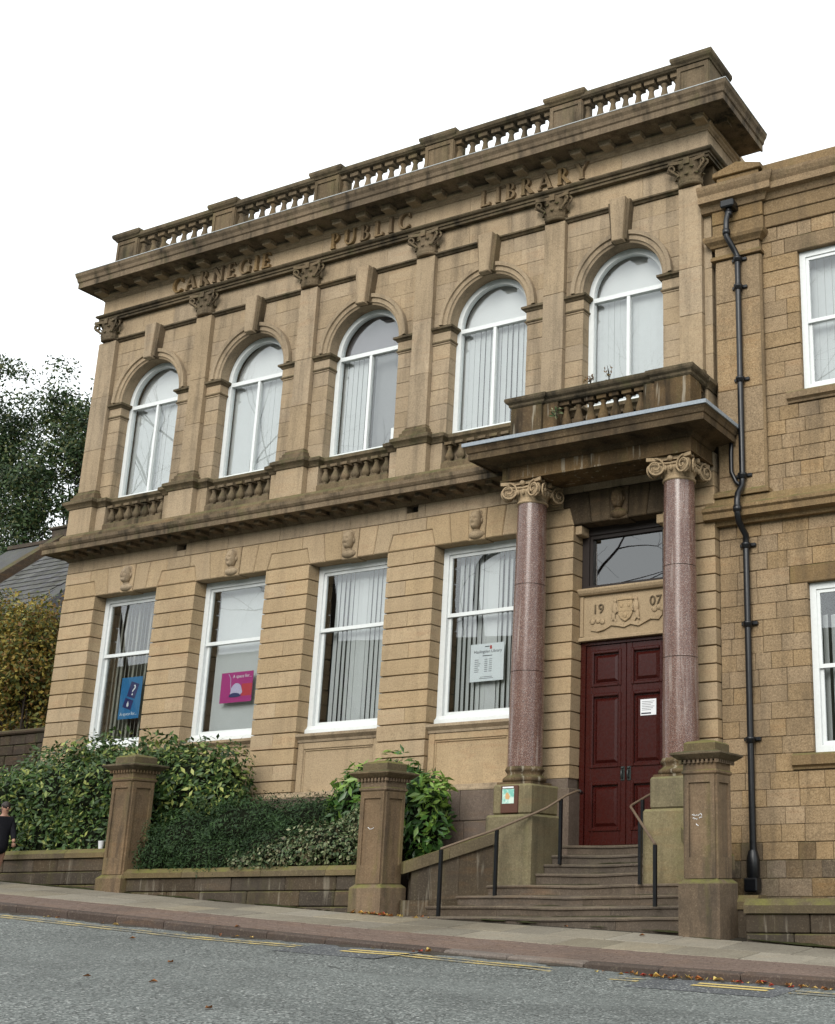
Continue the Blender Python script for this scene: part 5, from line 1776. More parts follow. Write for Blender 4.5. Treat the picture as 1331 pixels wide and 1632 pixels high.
MB().box(-4.12, -4.03, .4085, .4095, 5.54, 5.555).build('logo_print', MS['ink'], wp)
MB().box(-4.16, -3.97, .4085, .4095, 5.385, 5.398).build('print_line', MS['ink'], wp)
b = MB()
for k in range(7):
    z = 5.325 - k * .034
    b.box(-4.32, -4.32 + (.08, .09, .12, .1, .07, .09, .08)[k], .4085, .4095, z, z + .009)
    b.box(-4.12, -4.06, .4085, .4095, z, z + .009)
    b.box(-4.03, -3.97, .4085, .4095, z, z + .009)
b.build('print_line', MS['ink'], wp)
MB().box(-4.2, -3.96, .4085, .4095, 5.03, 5.037).box(-4.22, -3.94, .4085, .4095, 5.005, 5.012).build('print_line', MS['ink'], wp)
dn = sheetobj('notice', -1.105, -.83, 4.18, 4.43, .322, 'paper', 'small white paper notice pinned to the right red door', 'notice')
b = MB().box(-1.09, -.92, .3205, .3218, 4.2, 4.222)
for k in range(6):
    b.box(-1.08, -.86 - .03 * (k % 3), .3205, .3218, 4.39 - k * .026, 4.396 - k * .026)
b.build('print_line', MS['ink'], dn)
sg = MB().bevbox(-2.87, -2.57, -.835, -.802, 2.7, 3.105, .01).build('framed_sign', plain('sign_board', (.1, .045, .03), .6, .3, nscale=12))
tag(sg, 'small framed sign with teal and white picture on the left porch pedestal', 'sign')
m, nt, bs = new_mat('sign_picture')
geo = N(nt, 'ShaderNodeNewGeometry')
c_ = mixc(nt, ramp(nt, noisen(nt, geo.outputs['Position'], 9, 3), .42, .58), (.2, .5, .42), (.62, .75, .66))
L(nt, c_, bs.inputs['Base Color']); bs.inputs['Roughness'].default_value = .3
MB().box(-2.838, -2.63, -.839, -.8352, 2.84, 3.055).build('picture', m, sg)
MB().prism([(-2.775, 2.91), (-2.715, 2.9), (-2.7, 2.945), (-2.735, 3.0), (-2.765, 3.0), (-2.78, 2.95)], -.8425, -.8392).build('shape_print', plain('tan_print', (.6, .36, .16), .5), sg)
MB().box(-2.835, -2.64, -.8385, -.8352, 3.066, 3.088).build('print_line', MS['paper'], sg)
# white cup left on the wall
b = MB().lathe(-9.9, -1.98, [(.035, 2.3), (.05, 2.42), (.053, 2.425), (.044, 2.42), (.03, 2.31)], 14, True, False)
b.lathe(-9.9, -1.98, [(.001, 2.301), (.035, 2.301)], 14, False, False)
tag(b.build('paper_cup', MS['paper']), 'white paper cup left on the garden wall coping under the hedge', 'cup')

# ------------------------------------------------------------------ moss and grit gathered along joints
MS['mossy'] = plain('moss_and_dirt', (.04, .042, .016), .95, .1, nscale=14, namt=.7, bumpamt=.6)
MS['grit'] = plain('gutter_grit', (.07, .06, .048), .95, .1, nscale=20, namt=.6, bumpamt=.5)


def dirt_line(b, x0, x1, yf, fz, w=.07, h=.02, side=-1, cover=.7):
    n = int((x1 - x0) / .05)
    pts = []
    for i in range(n + 1):
        x = x0 + (x1 - x0) * i / n
        q = max(0, .5 + 1.2 * noise.noise(Vector((x * 2.3, yf * 5, 1.7))) + .5 * noise.noise(Vector((x * 11, yf, 4.2))) - (1 - cover))
        pts.append((x, w * q, h * q))
    vs, fs = [], []
    for (x, ww, hh) in pts:
        z = fz(x, yf + side * ww)
        vs += [(x, yf + .004 * -side, fz(x, yf) + hh + .004), (x, yf + side * ww * .5, z + hh * .6 + .004), (x, yf + side * ww, z + .0015)]
    for i in range(n):
        if pts[i][1] < .004 and pts[i + 1][1] < .004: continue
        for k in range(2):
            a = i * 3 + k
            fs.append((a, a + 1, a + 4, a + 3) if side < 0 else (a, a + 3, a + 4, a + 1))
    b.add(vs, fs, True)


dl = MB()
dirt_line(dl, -14.4, -9.7, -2.09, zpav); dirt_line(dl, -9.66, -9.1, -2.202, zpav, .05); dirt_line(dl, -9.1, -4.5, -2.09, zpav); dirt_line(dl, -4.48, -3.92, -2.202, zpav, .05)
dirt_line(dl, .76, 1.32, -2.202, zpav, .05); dirt_line(dl, 1.58, 5, -1.98, zpav, .1); dirt_line(dl, -2.4, .78, -1.905, zpav, .06)
for k in range(1, 8):
    zt_ = SZ[k]
    xa, xb = (-2.29, -.44) if k < 4 else (-3.6, .78)
    dirt_line(dl, xa, xb, SY[k - 1] + .018, lambda x, y, zt_=zt_: zt_ - .004, .05, .012, -1, .6)
tag(dl.build('moss_line', MS['mossy']), 'dark moss and dirt gathered along wall feet and step joints', 'moss', kind='stuff')
dl = MB()
dirt_line(dl, -14.5, 6, -4.625, zroad, .16, .012, -1, .75)
tag(dl.build('gutter_grit', MS['grit']), 'brown grit and leaf mould lying in the gutter along the kerb', 'grit', kind='stuff')
# ------------------------------------------------------------------ foliage
def leaves_mesh(P, Nn, size, aspect, fold, name, mat, origin, jitter=.6, sizevar=.35):
    """P: points (n,3), Nn: outward normals; every leaf is a folded pointed blade of four triangles"""
    n = len(P)
    P = np.asarray(P, float); Nn = np.asarray(Nn, float)
    d = Nn + rng.normal(0, jitter, (n, 3))
    d /= np.linalg.norm(d, axis=1)[:, None] + 1e-9
    r = rng.normal(0, 1, (n, 3))
    t = np.cross(d, r); t /= np.linalg.norm(t, axis=1)[:, None] + 1e-9
    w = np.cross(d, t)
    s = size * (1 + rng.uniform(-sizevar, sizevar, n))[:, None]
    base = P
    tip = P + t * s
    mid = P + t * s * .48
    up = d * s * fold
    a = mid + w * s * aspect + up
    b = mid - w * s * aspect + up
    c = mid
    V = np.stack([base, a, tip, b, c], 1).reshape(-1, 3)
    o = np.array(origin)
    V = (V - o) * K
    F = np.array([[0, 1, 4], [1, 2, 4], [4, 2, 3], [0, 4, 3]])
    F = (F[None] + (np.arange(n) * 5)[:, None, None]).reshape(-1, 3)
    me = bpy.data.meshes.new(name)
    me.vertices.add(len(V)); me.vertices.foreach_set('co', V.ravel())
    me.loops.add(F.size); me.loops.foreach_set('vertex_index', F.ravel().astype(np.int32))
    me.polygons.add(len(F))
    me.polygons.foreach_set('loop_start', np.arange(0, F.size, 3, dtype=np.int32))
    me.polygons.foreach_set('loop_total', np.full(len(F), 3, dtype=np.int32))
    me.materials.append(mat)
    me.update(calc_edges=True)
    me.validate()
    return me


def blob_points(ells, n, shell=.35, lump=.16, freq=2.2):
    """points in the outer shell of a set of lumpy ellipsoids, none deep inside another"""
    vol = np.array([(e[3] * e[4] + e[4] * e[5] + e[3] * e[5]) for e in ells]); vol = vol / vol.sum()
    P, Nn = [], []
    while len(P) < n:
        e = ells[rng.choice(len(ells), p=vol)]
        d = rng.normal(0, 1, 3); d /= np.linalg.norm(d)
        k = 1 + lump * 2 * (noise.noise(Vector((d[0] * freq + e[0], d[1] * freq + e[1], d[2] * freq + e[2]))))
        rr = k * (1 - shell * rng.random() ** 1.7)
        p = np.array(e[:3]) + d * np.array(e[3:6]) * rr
        inside = False
        for q in ells:
            if q is e: continue
            if np.sum(((p - np.array(q[:3])) / np.array(q[3:6])) ** 2) < .5: inside = True; break
        if inside: continue
        P.append(p)
        nn = d / np.array(e[3:6]); Nn.append(nn / np.linalg.norm(nn))
    return np.array(P), np.array(Nn)


MS['shadecore'] = plain('dark_foliage_core', (.012, .015, .008), .95, .05, nscale=25, namt=.6, bumpamt=.8)  # near-black tone imitates shade deep in the foliage


def shrub(name, ells, n, size, aspect, fold, mat, lab, cat, stems=8, shell=.4, lump=.16, jitter=.6, zlow=1.6, clip=None, up=.25, sv=.35, freq=2.2, inner=.74):
    c = np.mean([e[:3] for e in ells], 0)
    root = empty(name, (c[0], c[1], zlow))
    tag(root, lab, cat)
    P, Nn = blob_points(ells, n, shell, lump, freq)
    if clip is not None:
        k = clip(P); P, Nn = P[k], Nn[k]
    Nn = Nn + np.array([0, 0, up])
    me = leaves_mesh(P, Nn, size, aspect, fold, 'foliage', mat, c, jitter, sv)
    place('foliage', me, c, root)
    # added dark core that blocks light and deepens shade between the leaves
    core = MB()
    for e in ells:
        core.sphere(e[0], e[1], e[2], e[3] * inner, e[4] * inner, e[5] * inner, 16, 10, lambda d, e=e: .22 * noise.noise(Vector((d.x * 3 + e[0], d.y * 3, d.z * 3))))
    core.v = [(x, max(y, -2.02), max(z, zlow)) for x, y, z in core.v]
    tag(core.build('shade_core', MS['shadecore'], root), kind='stuff')
    b = MB()
    for i in range(stems):
        e = ells[i % len(ells)]
        p0 = Vector((c[0] + random.uniform(-.6, .6) * (e[3] + .2), c[1] + random.uniform(-.3, .2), zlow))
        p0.x = e[0] + random.uniform(-.4, .4) * e[3]
        p1 = Vector((e[0] + random.uniform(-.6, .6) * e[3], e[1] + random.uniform(-.5, .5) * e[4], e[2] + random.uniform(.1, .6) * e[5]))
        pm = (p0 + p1) / 2 + Vector((random.uniform(-.15, .15), random.uniform(-.1, .1), .1))
        b.tube([p0, pm, p1], [.035, .025, .012], 6)
    tag(b.build('stem', MS['bark'], root), kind='stuff')
    return root


ML_laurel = leaf_mat('laurel_leaf', [(.03, .065, .018), (.05, .1, .026), (.08, .14, .034), (.025, .05, .016), (.2, .25, .06), (.055, .105, .026), (.33, .36, .1), (.03, .07, .016), (.045, .085, .02), (.05, .09, .022), (.09, .15, .035)], .42, .35, .15)
ML_yew = leaf_mat('yew_needle', [(.012, .03, .01), (.022, .05, .015), (.04, .08, .022)], .6, .25, .08)
ML_coto = leaf_mat('cotoneaster_leaf', [(.06, .1, .036), (.09, .135, .055), (.17, .2, .095), (.045, .075, .028), (.24, .25, .135), (.09, .075, .035)], .5, .4, .1)
ML_rhodo = leaf_mat('rhododendron_leaf', [(.04, .1, .022), (.07, .16, .03), (.05, .12, .025), (.16, .27, .045), (.03, .07, .018)], .34, .5, .2)
ML_rhodo2 = leaf_mat('rhododendron_new_leaf', [(.15, .27, .045), (.24, .36, .07), (.11, .22, .04)], .38, .45, .25)
ML_tree = leaf_mat('evergreen_tree_leaf', [(.02, .042, .016), (.034, .064, .02), (.055, .085, .028), (.026, .05, .018), (.085, .095, .03)], .55, .3, .15)
ML_aut = leaf_mat('autumn_leaf', [(.22, .14, .028), (.12, .125, .028), (.27, .2, .04), (.07, .09, .025), (.16, .085, .024), (.3, .25, .055), (.085, .1, .026)], .6, .3, .2)
ML_dry = leaf_mat('dry_weed', [(.18, .07, .03), (.1, .08, .03), (.22, .13, .06)], .8, .1, .1)

# laurel hedge filling the bed left of and behind the first pier
lau = [(-13.6, -1.15, 2.75, .95, .95, .95), (-12.8, -1.0, 3.0, 1.0, 1.0, 1.12), (-11.9, -.95, 3.15, 1.1, 1.0, 1.08), (-10.9, -.9, 3.2, 1.1, .95, 1.05), (-9.9, -.85, 3.22, 1.05, .9, .98),
       (-9.1, -.75, 3.2, .85, .75, .9), (-8.72, -.7, 3.0, .5, .6, .95), (-12.2, -1.35, 2.4, 1.3, .6, .7), (-10.6, -1.35, 2.4, 1.2, .55, .7), (-13.4, -1.4, 2.3, 1.0, .6, .6)]
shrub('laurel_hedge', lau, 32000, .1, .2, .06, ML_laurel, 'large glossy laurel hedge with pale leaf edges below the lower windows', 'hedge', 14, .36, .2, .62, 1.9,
      lambda P: (P[:, 2] > 2.12) & (P[:, 1] < -.12), .25, .6)
yew = [(-8.3, -1.45, 2.35, .85, .7, .6), (-7.3, -1.3, 2.5, .95, .75, .62), (-6.3, -1.0, 2.6, .8, .7, .5), (-8.75, -1.75, 2.15, .42, .38, .42), (-7.6, -1.75, 2.1, .8, .42, .42), (-6.5, -1.6, 2.2, .6, .5, .5), (-5.9, -.8, 2.65, .5, .5, .4)]
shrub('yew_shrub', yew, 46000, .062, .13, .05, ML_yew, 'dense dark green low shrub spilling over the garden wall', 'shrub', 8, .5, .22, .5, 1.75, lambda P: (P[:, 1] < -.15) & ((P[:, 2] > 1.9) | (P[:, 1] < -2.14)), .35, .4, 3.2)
cot = [(-5.3, -1.5, 2.25, .85, .55, .42), (-6.1, -1.75, 2.1, .75, .42, .28), (-4.75, -1.35, 2.45, .5, .5, .45), (-6.75, -1.85, 2.0, .4, .3, .2), (-4.9, -1.0, 2.7, .5, .5, .4)]
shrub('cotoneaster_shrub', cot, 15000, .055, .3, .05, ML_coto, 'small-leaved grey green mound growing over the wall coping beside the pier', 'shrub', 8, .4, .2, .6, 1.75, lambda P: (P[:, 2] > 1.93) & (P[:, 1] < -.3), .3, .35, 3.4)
rho = [(-5.35, -.85, 2.9, .62, .55, .6), (-4.85, -.75, 2.95, .55, .5, .6), (-4.45, -.8, 2.75, .45, .5, .7), (-4.2, -.9, 2.55, .3, .4, .62), (-5.8, -.9, 2.65, .35, .35, .35)]
rs = shrub('glossy_leaf_bush', rho, 3800, .17, .19, .05, ML_rhodo, 'bushy evergreen with large bright green leaves behind the gate pier', 'bush', 10, .5, .2, .5, 1.75, lambda P: P[:, 2] > 1.8, .25, .3)
c = (-5.1, -.9, 3.4)
P, Nn = blob_points([(-5.3, -.95, 3.15, .5, .4, .36), (-5.0, -.85, 3.3, .4, .35, .34), (-5.85, -1.0, 2.85, .28, .25, .25), (-4.1, -.95, 3.15, .28, .3, .2), (-3.98, -1.0, 3.0, .2, .25, .2)], 620, .3, .2)
tag(place('new_growth', leaves_mesh(P, Nn + np.array([0, 0, .7]), .18, .18, .06, 'new_growth', ML_rhodo2, c, .5, .3), c, rs), kind='stuff')
# weeds on the balcony and window ledge
for (x, y, z, n_, h, lab) in ((-2.05, -.82, 8.9, 60, .22, 'tuft of ferny weeds growing from the balcony plinth joint'), (-1.5, -.7, 9.42, 26, .2, 'dry brown weed rooted on top of the balcony rail'), (-1.18, -.66, 9.42, 18, .3, 'tall dry weed stem rooted on top of the balcony rail')):
    e = empty('weed', (x, y, z)); tag(e, lab, 'weed')
    b = MB()
    P = []
    for i in range(5):
        q = Vector((x + random.uniform(-.06, .06), y + random.uniform(-.03, .03), z + h * random.uniform(.6, 1)))
        b.tube([(x, y, z), ((x + q.x) / 2 + .01, y - .01, z + h * .45), q], .004, 4)
        for k in range(n_ // 5): P.append(Vector((x, y, z)).lerp(q, random.uniform(.3, 1)) + Vector((random.uniform(-.04, .04),) * 3))
    tag(b.build('stem', MS['bark'], e), kind='stuff')
    P = np.array([tuple(p) for p in P])
    tag(place('leaf', leaves_mesh(P, rng.normal(0, 1, P.shape), .07, .2, .05, 'leaf', ML_dry if z > 9 else ML_coto, (x, y, z), .5), (x, y, z), e), kind='stuff')


# ------------------------------------------------------------------ trees
def grow(b, p, d, length, r, depth, ends, up=.15, spread=.6, kids=(2, 3), minr=.012, seg=3, decay=.75, sides=6):
    pts, rs = [p], [r]
    q = Vector(p)
    dd = Vector(d).normalized()
    for i in range(seg):
        dd = (dd + Vector((random.gauss(0, .13), random.gauss(0, .13), random.gauss(0, .08) + up * .25))).normalized()
        q = q + dd * length / seg
        pts.append(q.copy()); rs.append(r * (1 - (.38) * (i + 1) / seg))
    b.tube(pts, rs, sides if r > .05 else 4, True, False)
    if depth == 0 or rs[-1] < minr:
        ends.append((q, dd)); return
    for i in range(random.randint(*kids)):
        a = random.uniform(0, 2 * math.pi)
        side = dd.cross(Vector((math.cos(a), math.sin(a), .3))).normalized()
        nd_ = (dd + side * random.uniform(.5, 1.1) * spread * 1.4 + Vector((0, 0, up))).normalized()
        start = pts[random.randint(max(1, seg - 1), seg)] if i else q
        grow(b, start, nd_, length * decay * random.uniform(.8, 1.15), rs[-1] * random.uniform(.6, .85), depth - 1, ends, up, spread, kids, minr, seg, decay, sides)
    if depth <= 2: ends.append((q, dd))


def leafy_tree(name, base, h, r, mat, lab, n, size, depth=5, stems=2, spread=.55, rad=.55, aspect=.25, kids=(2, 3), up=.15, fit=None):
    root = empty(name, base); tag(root, lab, 'tree')
    b = MB()
    ends = []
    for s in range(stems):
        a = random.uniform(0, 6.28)
        grow(b, Vector(base) + Vector((math.cos(a), math.sin(a), 0)) * r * .7 * (stems > 1) + Vector((0, 0, -.3)), (math.cos(a) * .22 * (stems > 1), math.sin(a) * .22 * (stems > 1), 1), h * .36, r, depth, ends, up, spread, kids)
    E_ = np.array([tuple(e[0]) for e in ends])
    if fit:      # stretch the skeleton to the wanted height and spread
        zt_, rx_, ry_ = fit
        bz = base[2]
        sz = (zt_ - rad * .8 - bz) / (np.percentile(E_[:, 2], 99) - bz)
        sx_ = rx_ / max(.1, np.percentile(np.abs(E_[:, 0] - base[0]), 96)); sy_ = ry_ / max(.1, np.percentile(np.abs(E_[:, 1] - base[1]), 96))
        T = lambda v: (base[0] + (v[0] - base[0]) * sx_, base[1] + (v[1] - base[1]) * sy_, bz + (v[2] - bz) * sz)
        b.v = [T(v) for v in b.v]
        E_ = np.array([T(v) for v in E_])
    b.build('trunk', MS['bark'], root)
    idx = rng.integers(0, len(E_), n)
    off = np.clip(rng.normal(0, 1, (n, 3)), -1.5, 1.5) * np.array([rad, rad, rad * .7])
    P = E_[idx] + off
    Nn = off + np.array([0, 0, .5])
    me = leaves_mesh(P, Nn, size, aspect, .06, 'crown', mat, base, .7, .4)
    place('crown', me, base, root)
    return root


def at(px, py, y):
    d = RC.T @ np.array([px - 1088., py - 816., 1975.467])
    t = (y - EYE[1]) / d[1]
    return Vector(EYEV + d * t)


def ztop(px, py, y): return at(px, py, y).z


# tall green trees behind the library's left corner, autumn trees in front of them
def zg2(p): return zgnd(p.x, p.y) + .2


random.seed(23)
p = at(105, 800, 19)
leafy_tree('tall_tree', (p.x, 19, zg2(p)), 13.2, .3, ML_tree, 'tallest dark green multi-stemmed tree rising behind the corner of the library', 26000, .18, 5, 3, .42, .44, .26, (2, 3), .22, (at(95, 560, 19).z, 2.5, 2.2))
random.seed(31)
p = at(12, 800, 21)
leafy_tree('tall_tree', (p.x, 21, zg2(p)), 11.5, .26, ML_tree, 'lower dark green tree behind the slate roof beside the tallest tree', 24000, .18, 5, 3, .45, .44, .26, (2, 3), .2, (at(30, 600, 21).z, 2.7, 2.2))
random.seed(41)
p = at(62, 1100, 3.6)
leafy_tree('autumn_tree', (p.x, 3.6, zg2(p)), 4.6, .12, ML_aut, 'autumn tree with orange brown leaves beside the library wall', 15000, .11, 4, 3, .7, .38, .28, (2, 3), .12, (at(60, 955, 3.6).z, 1.5, 1.1))
random.seed(43)
p = at(-15, 1100, 4.4)
leafy_tree('autumn_tree', (p.x, 4.4, zg2(p)), 4.2, .1, ML_aut, 'spreading autumn tree with yellowing leaves in front of the slate roofed house', 14000, .11, 4, 3, .7, .38, .28, (2, 3), .12, (at(0, 950, 4.4).z, 1.7, 1.1))

# bare trees across the street, seen only mirrored in the windows
random.seed(77)
BT = []
for v in range(2):
    root = empty('bare_tree', (0, 0, 0))
    b = MB(); ends = []
    for s in range(1):
        grow(b, Vector((0, 0, -.3)), (.05, .02, 1), 8.0, .4, 7, ends, .12, .62, (2, 3), .004, 4, .68)
    b.build('trunk', MS['bark'], root, (0, 0, 0))
    BT.append(root)
spots = [(-9.97, -17.0), (-18.3, -20.5), (-20.2, -15.2), (-22.5, -17.0), (-27.5, -15.5), (-32, -18), (-11.3, -20.5), (-13.2, -24.0)]
for i, (x, y) in enumerate(spots):
    z = zroad(x, y) - .2
    o = BT[i % 2] if i < 2 else copy_tree(BT[i % 2], (0, 0, 0))
    o.location = Vector((x, y, z)) * K
    o.rotation_euler = (0, 0, i * 1.9)
    o.scale = (.8, .8, 1.3) if i == 0 else (1.0, 1.0, 1.2) if i > 5 else (.85, .85, .95)
    tag(o, 'bare leafless tree across the street mirrored in the library windows', 'tree', 'bare trees across the street')
# ------------------------------------------------------------------ boundary wall and slate-roofed house at the left
p0, p1 = at(-60, 1146, 1.2), at(66, 1160, 1.2)
BW = empty('boundary_wall', (p0.x, 1.3, 1.4)); tag(BW, 'dark rubble boundary wall running up to the corner of the library', 'wall')
zt = p1.z
for k in range(9):
    z1 = zt - .1 - k * .22
    x = p0.x - 2
    while x < XL - .02:
        w = random.uniform(.28, .6)
        xe = min(x + w, XL - .02)
        MB().bevbox(x + .006, xe - .006, 1.2 + random.uniform(-.02, .01), 1.5, z1 - .22 + .006, z1 - .006, .015).build('rubble_stone', MS['darkstone'], BW)
        x += w
MB().bevbox(p0.x - 2, XL - .02, 1.14, 1.56, zt - .1, zt, .03).build('coping', MS['darkstone'], BW)

HS = empty('slate_roof_house', (-24, 11, 2)); tag(HS, 'stone house with grey slate roof and coped gable behind the autumn trees', 'house')
yr, ye = 13.5, 8.6
rt, re_ = at(40, 872, yr), at(60, 960, ye)
zr, ze = rt.z, re_.z - .3
xa, xb = at(-90, 900, 11).x, at(112, 905, 11).x
MB().box(xa, xb + 1.5, ye + .3, 18, 1.5, ze).build('wall', MS['darkstone'], HS)
MB().add([(xa, ye, ze), (xb + 1.5, ye, ze), (xb + 1.5, yr, zr), (xa, yr, zr), (xa, 18.4, ze), (xb + 1.5, 18.4, ze)], [(0, 1, 2, 3), (3, 2, 5, 4), (0, 3, 4), (1, 5, 2)]).build('roof', MS['slate'], HS)
# slates, course by course
sl = Vector((0, yr - ye, zr - ze)); ln = sl.length; sd = sl / ln
nrm = Vector((0, -sd.z, sd.y))
nc = 17
for r in range(nc):
    s0, s1 = ln * r / nc, ln * (r + 1) / nc + .12
    x = xa + (r % 2) * .16
    while x < xb + 1.4:
        w = .33
        if x > at(-30, 890, 10).x and x < xb + .6:
            a = Vector((0, ye, ze)) + sd * s0 + nrm * .045
            e = Vector((0, ye, ze)) + sd * s1 + nrm * .012
            vs = [(x + .006, a.y, a.z), (x + w - .006, a.y, a.z), (x + w - .006, e.y, e.z), (x + .006, e.y, e.z)]
            q = nrm * .014
            vs += [(v[0], v[1] - q.y, v[2] - q.z) for v in vs]
            MB().add(vs, [(0, 1, 2, 3), (7, 6, 5, 4), (0, 4, 5, 1), (1, 5, 6, 2), (3, 7, 4, 0)]).build('slate', MS['slate'], HS)
        x += w
MB().box(xa, xb + 1.5, yr - .12, yr + .12, zr - .04, zr + .1).build('ridge', MS['darkstone'], HS)
# coped gable line stepping down the slope, with a kneeler stack on top
gx = at(48, 880, 12).x
b = MB()
vs = []
for s in (-.3, ln + .1):
    c_ = Vector((gx, ye, ze)) + sd * s
    for (dx, dn) in ((-.22, -.1), (.22, -.1), (.22, .3), (-.22, .3)):
        q = c_ + Vector((dx, 0, 0)) + nrm * dn
        vs.append(tuple(q))
b.add(vs, [(0, 1, 2, 3), (7, 6, 5, 4), (0, 4, 5, 1), (1, 5, 6, 2), (2, 6, 7, 3), (3, 7, 4, 0)])
b.build('gable_coping', MS['darkstone'], HS)
MB().bevbox(gx - .5, gx + .5, yr - .4, yr + .4, zr - .3, zr + .45, .05).bevbox(gx - .58, gx + .58, yr - .48, yr + .48, zr + .3, zr + .42, .04).build('chimney', MS['darkstone'], HS)

# ------------------------------------------------------------------ person walking at the left edge
g = ground_at(0, 1410)
PX, PY = float(g[0]) - .15, float(g[1])
PZ = zpav(PX, PY)
H = 1.28
PR = empty('person', (PX, PY, PZ))
tag(PR, 'person in a dark hip-length coat and black shoes walking past the laurel hedge', 'person')


def skin_mesh(verts, edges, radii, name, mat, parent, sub=2, root=0):
    me = bpy.data.meshes.new(name)
    me.from_pydata([tuple(Vector(v) * K * H / 1.7) for v in verts], edges, [])
    o = bpy.data.objects.new(name, me)
    COL.objects.link(o)
    sk = o.modifiers.new('skin', 'SKIN')
    sk.use_smooth_shade = True
    for i, r in enumerate(radii):
        rx = r if isinstance(r, tuple) else (r, r)
        me.skin_vertices[0].data[i].radius = (rx[0] * K * H / 1.7, rx[1] * K * H / 1.7)
        me.skin_vertices[0].data[i].use_root = (i == root)
    ss = o.modifiers.new('sub', 'SUBSURF'); ss.levels = sub; ss.render_levels = sub
    dg = bpy.context.evaluated_depsgraph_get()
    m2 = bpy.data.meshes.new_from_object(o.evaluated_get(dg))
    bpy.data.objects.remove(o)
    m2.materials.clear(); m2.materials.append(mat)
    for p_ in m2.polygons: p_.use_smooth = True
    return m2


skin_c = plain('skin', (.36, .2, .14), .55, .4)
coat_c = plain('dark_coat', (.006, .006, .009), .85, .2, nscale=40, namt=.3)
# figure facing +x (down the street), 1.7 high before scaling
V = [(0, 0, .92), (0, 0, 1.12), (.01, 0, 1.32), (.02, 0, 1.46), (.03, 0, 1.54), (.04, 0, 1.6), (.05, 0, 1.69),      # 0-6 pelvis..head
     (.01, -.17, 1.38), (-.04, -.21, 1.12), (.08, -.2, .9), (.12, -.19, .82),                                      # 7-10 near arm
     (.01, .17, 1.38), (.08, .21, 1.12), (.2, .19, .95), (.24, .18, .88),                                           # 11-14 far arm
     (.02, -.09, .84), (.12, -.09, .47), (.1, -.09, .09), (.22, -.09, .035),                                        # 15-18 near leg
     (-.02, .09, .84), (-.08, .09, .47), (-.26, .09, .12), (-.16, .09, .05)]                                        # 19-22 far leg
Ed = [(0, 1), (1, 2), (2, 3), (3, 4), (4, 5), (5, 6), (2, 7), (7, 8), (8, 9), (9, 10), (2, 11), (11, 12), (12, 13), (13, 14), (0, 15), (15, 16), (16, 17), (17, 18), (0, 19), (19, 20), (20, 21), (21, 22)]
Rr = [(.12, .14), (.105, .125), (.12, .15), .055, .07, (.095, .08), (.075, .065), .062, .05, .04, .035, .062, .05, .04, .035, .088, .062, .045, .038, .088, .062, .045, .038]
body = skin_mesh(V, Ed, Rr, 'body', skin_c, PR)
o = bpy.data.objects.new('body', body); COL.objects.link(o); o.parent = PR
# face: nose, ears
fb = MB()
s_ = H / 1.7
fb.sphere(.135 * s_, 0, 1.615 * s_, .018 * s_, .014 * s_, .022 * s_, 8, 6)
fb.sphere(.05 * s_, -.085 * s_, 1.615 * s_, .02 * s_, .012 * s_, .032 * s_, 8, 6)
fb.sphere(.05 * s_, .085 * s_, 1.615 * s_, .02 * s_, .012 * s_, .032 * s_, 8, 6)
me = fb.mesh('face_features', (0, 0, 0), skin_c)
o = bpy.data.objects.new('face_features', me); COL.objects.link(o); o.parent = PR
fb = MB()
for q in (-.032, .032):
    fb.sphere(.118 * s_, q * s_, 1.645 * s_, .012 * s_, .012 * s_, .008 * s_, 8, 6)
fb.sphere(.12 * s_, 0, 1.57 * s_, .012 * s_, .026 * s_, .006 * s_, 8, 6)
me = fb.mesh('eyes_and_mouth', (0, 0, 0), plain('eye_dark', (.05, .025, .02), .4))
o = bpy.data.objects.new('eyes_and_mouth', me); COL.objects.link(o); o.parent = PR
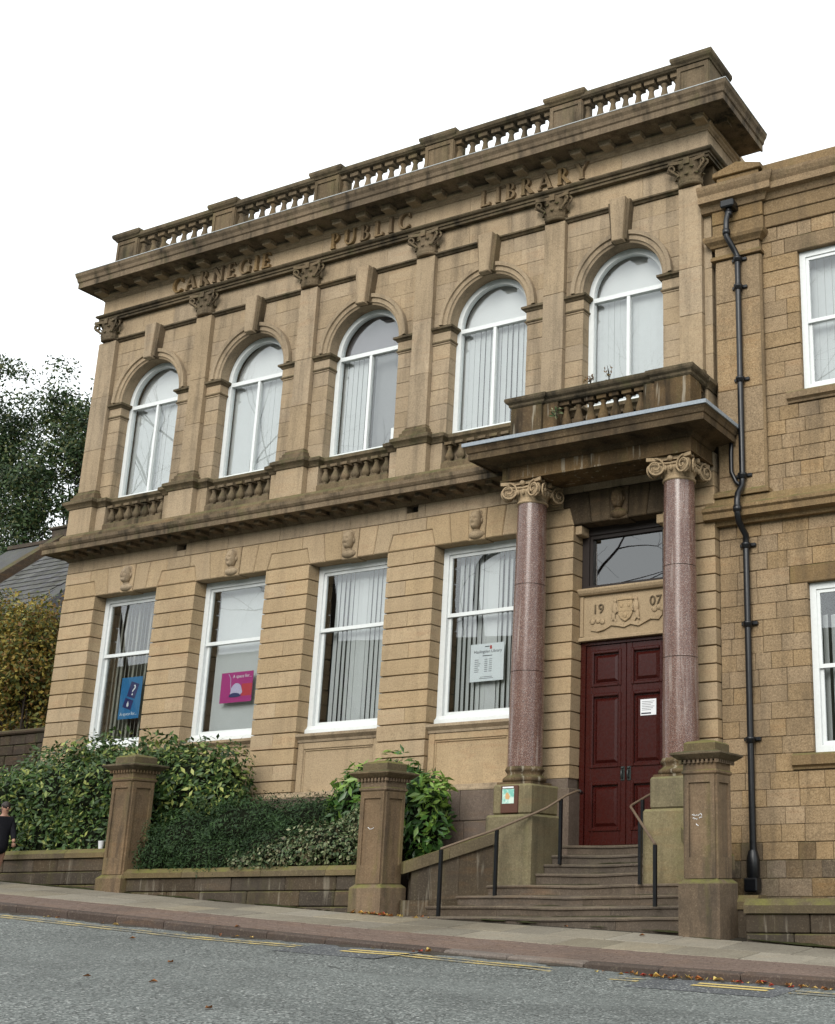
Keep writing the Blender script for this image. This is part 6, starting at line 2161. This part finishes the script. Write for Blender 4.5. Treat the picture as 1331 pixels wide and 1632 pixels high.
# coat (torso, skirt and sleeves), hair, socks and shoes
cv = [(0, 0, .6), (0, 0, .92), (0, 0, 1.12), (.01, 0, 1.32), (.02, 0, 1.44), (.01, -.17, 1.38), (-.04, -.21, 1.12), (.1, -.195, .86), (.01, .17, 1.38), (.08, .21, 1.12), (.22, .185, .92)]
ce = [(0, 1), (1, 2), (2, 3), (3, 4), (3, 5), (5, 6), (6, 7), (3, 8), (8, 9), (9, 10)]
coat = skin_mesh(cv, ce, [(.17, .2), (.16, .185), (.14, .16), (.145, .175), .075, .085, .07, .06, .085, .07, .06], 'coat', coat_c, PR)
o = bpy.data.objects.new('coat', coat); COL.objects.link(o); o.parent = PR
hb = MB()
hb.sphere(.03 * s_, 0, 1.665 * s_, .105 * s_, .092 * s_, .1 * s_, 14, 10)
hb.sphere(-.03 * s_, 0, 1.58 * s_, .07 * s_, .085 * s_, .11 * s_, 14, 10)
me = hb.mesh('hair', (0, 0, 0), plain('dark_hair', (.02, .012, .009), .6))
o = bpy.data.objects.new('hair', me); COL.objects.link(o); o.parent = PR
for (kx, ky, fx, fz) in ((.1, -.09, .22, .03), (-.26, .09, -.16, .05)):
    b = MB().tube([((kx + .005) * s_, ky * s_, (fz + .3) * s_), (kx * s_, ky * s_, (fz + .09) * s_)], .05 * s_, 10)
    me = b.mesh('sock', (0, 0, 0), MS['paper'])
    o = bpy.data.objects.new('sock', me); COL.objects.link(o); o.parent = PR
    b = MB().tube([((kx - .06) * s_, ky * s_, (fz + .03) * s_), (kx * s_, ky * s_, (fz + .05) * s_), ((kx + .1) * s_, ky * s_, (fz + .035) * s_), ((kx + .2) * s_, ky * s_, (fz + .02) * s_)], [.05 * s_, .06 * s_, .052 * s_, .03 * s_], 10)
    b.box((kx - .1) * s_, (kx + .22) * s_, (ky - .045) * s_, (ky + .045) * s_, (fz - .03) * s_, (fz + .0) * s_)
    me = b.mesh('shoe', (0, 0, 0), MS['black'])
    o = bpy.data.objects.new('shoe', me); COL.objects.link(o); o.parent = PR
hm = MB()
for (hx, hy, hz) in ((.125, -.19, .8), (.245, .18, .86)):
    for f_ in range(4):
        y = hy + (-.03 + .02 * f_)
        hm.tube([((hx) * s_, y * s_, hz * s_), ((hx + .02) * s_, y * s_, (hz - .05) * s_), ((hx + .005) * s_, y * s_, (hz - .085 + .01 * abs(f_ - 1.5)) * s_)], .0095 * s_, 6)
    hm.tube([((hx + .02) * s_, (hy - .02) * s_, (hz + .01) * s_), ((hx + .05) * s_, (hy - .025) * s_, (hz - .02) * s_), ((hx + .05) * s_, (hy - .02) * s_, (hz - .05) * s_)], .0105 * s_, 6)
me = hm.mesh('fingers', (0, 0, 0), skin_c)
o = bpy.data.objects.new('fingers', me); COL.objects.link(o); o.parent = PR
PR.rotation_euler = (0, 0, math.radians(-12))
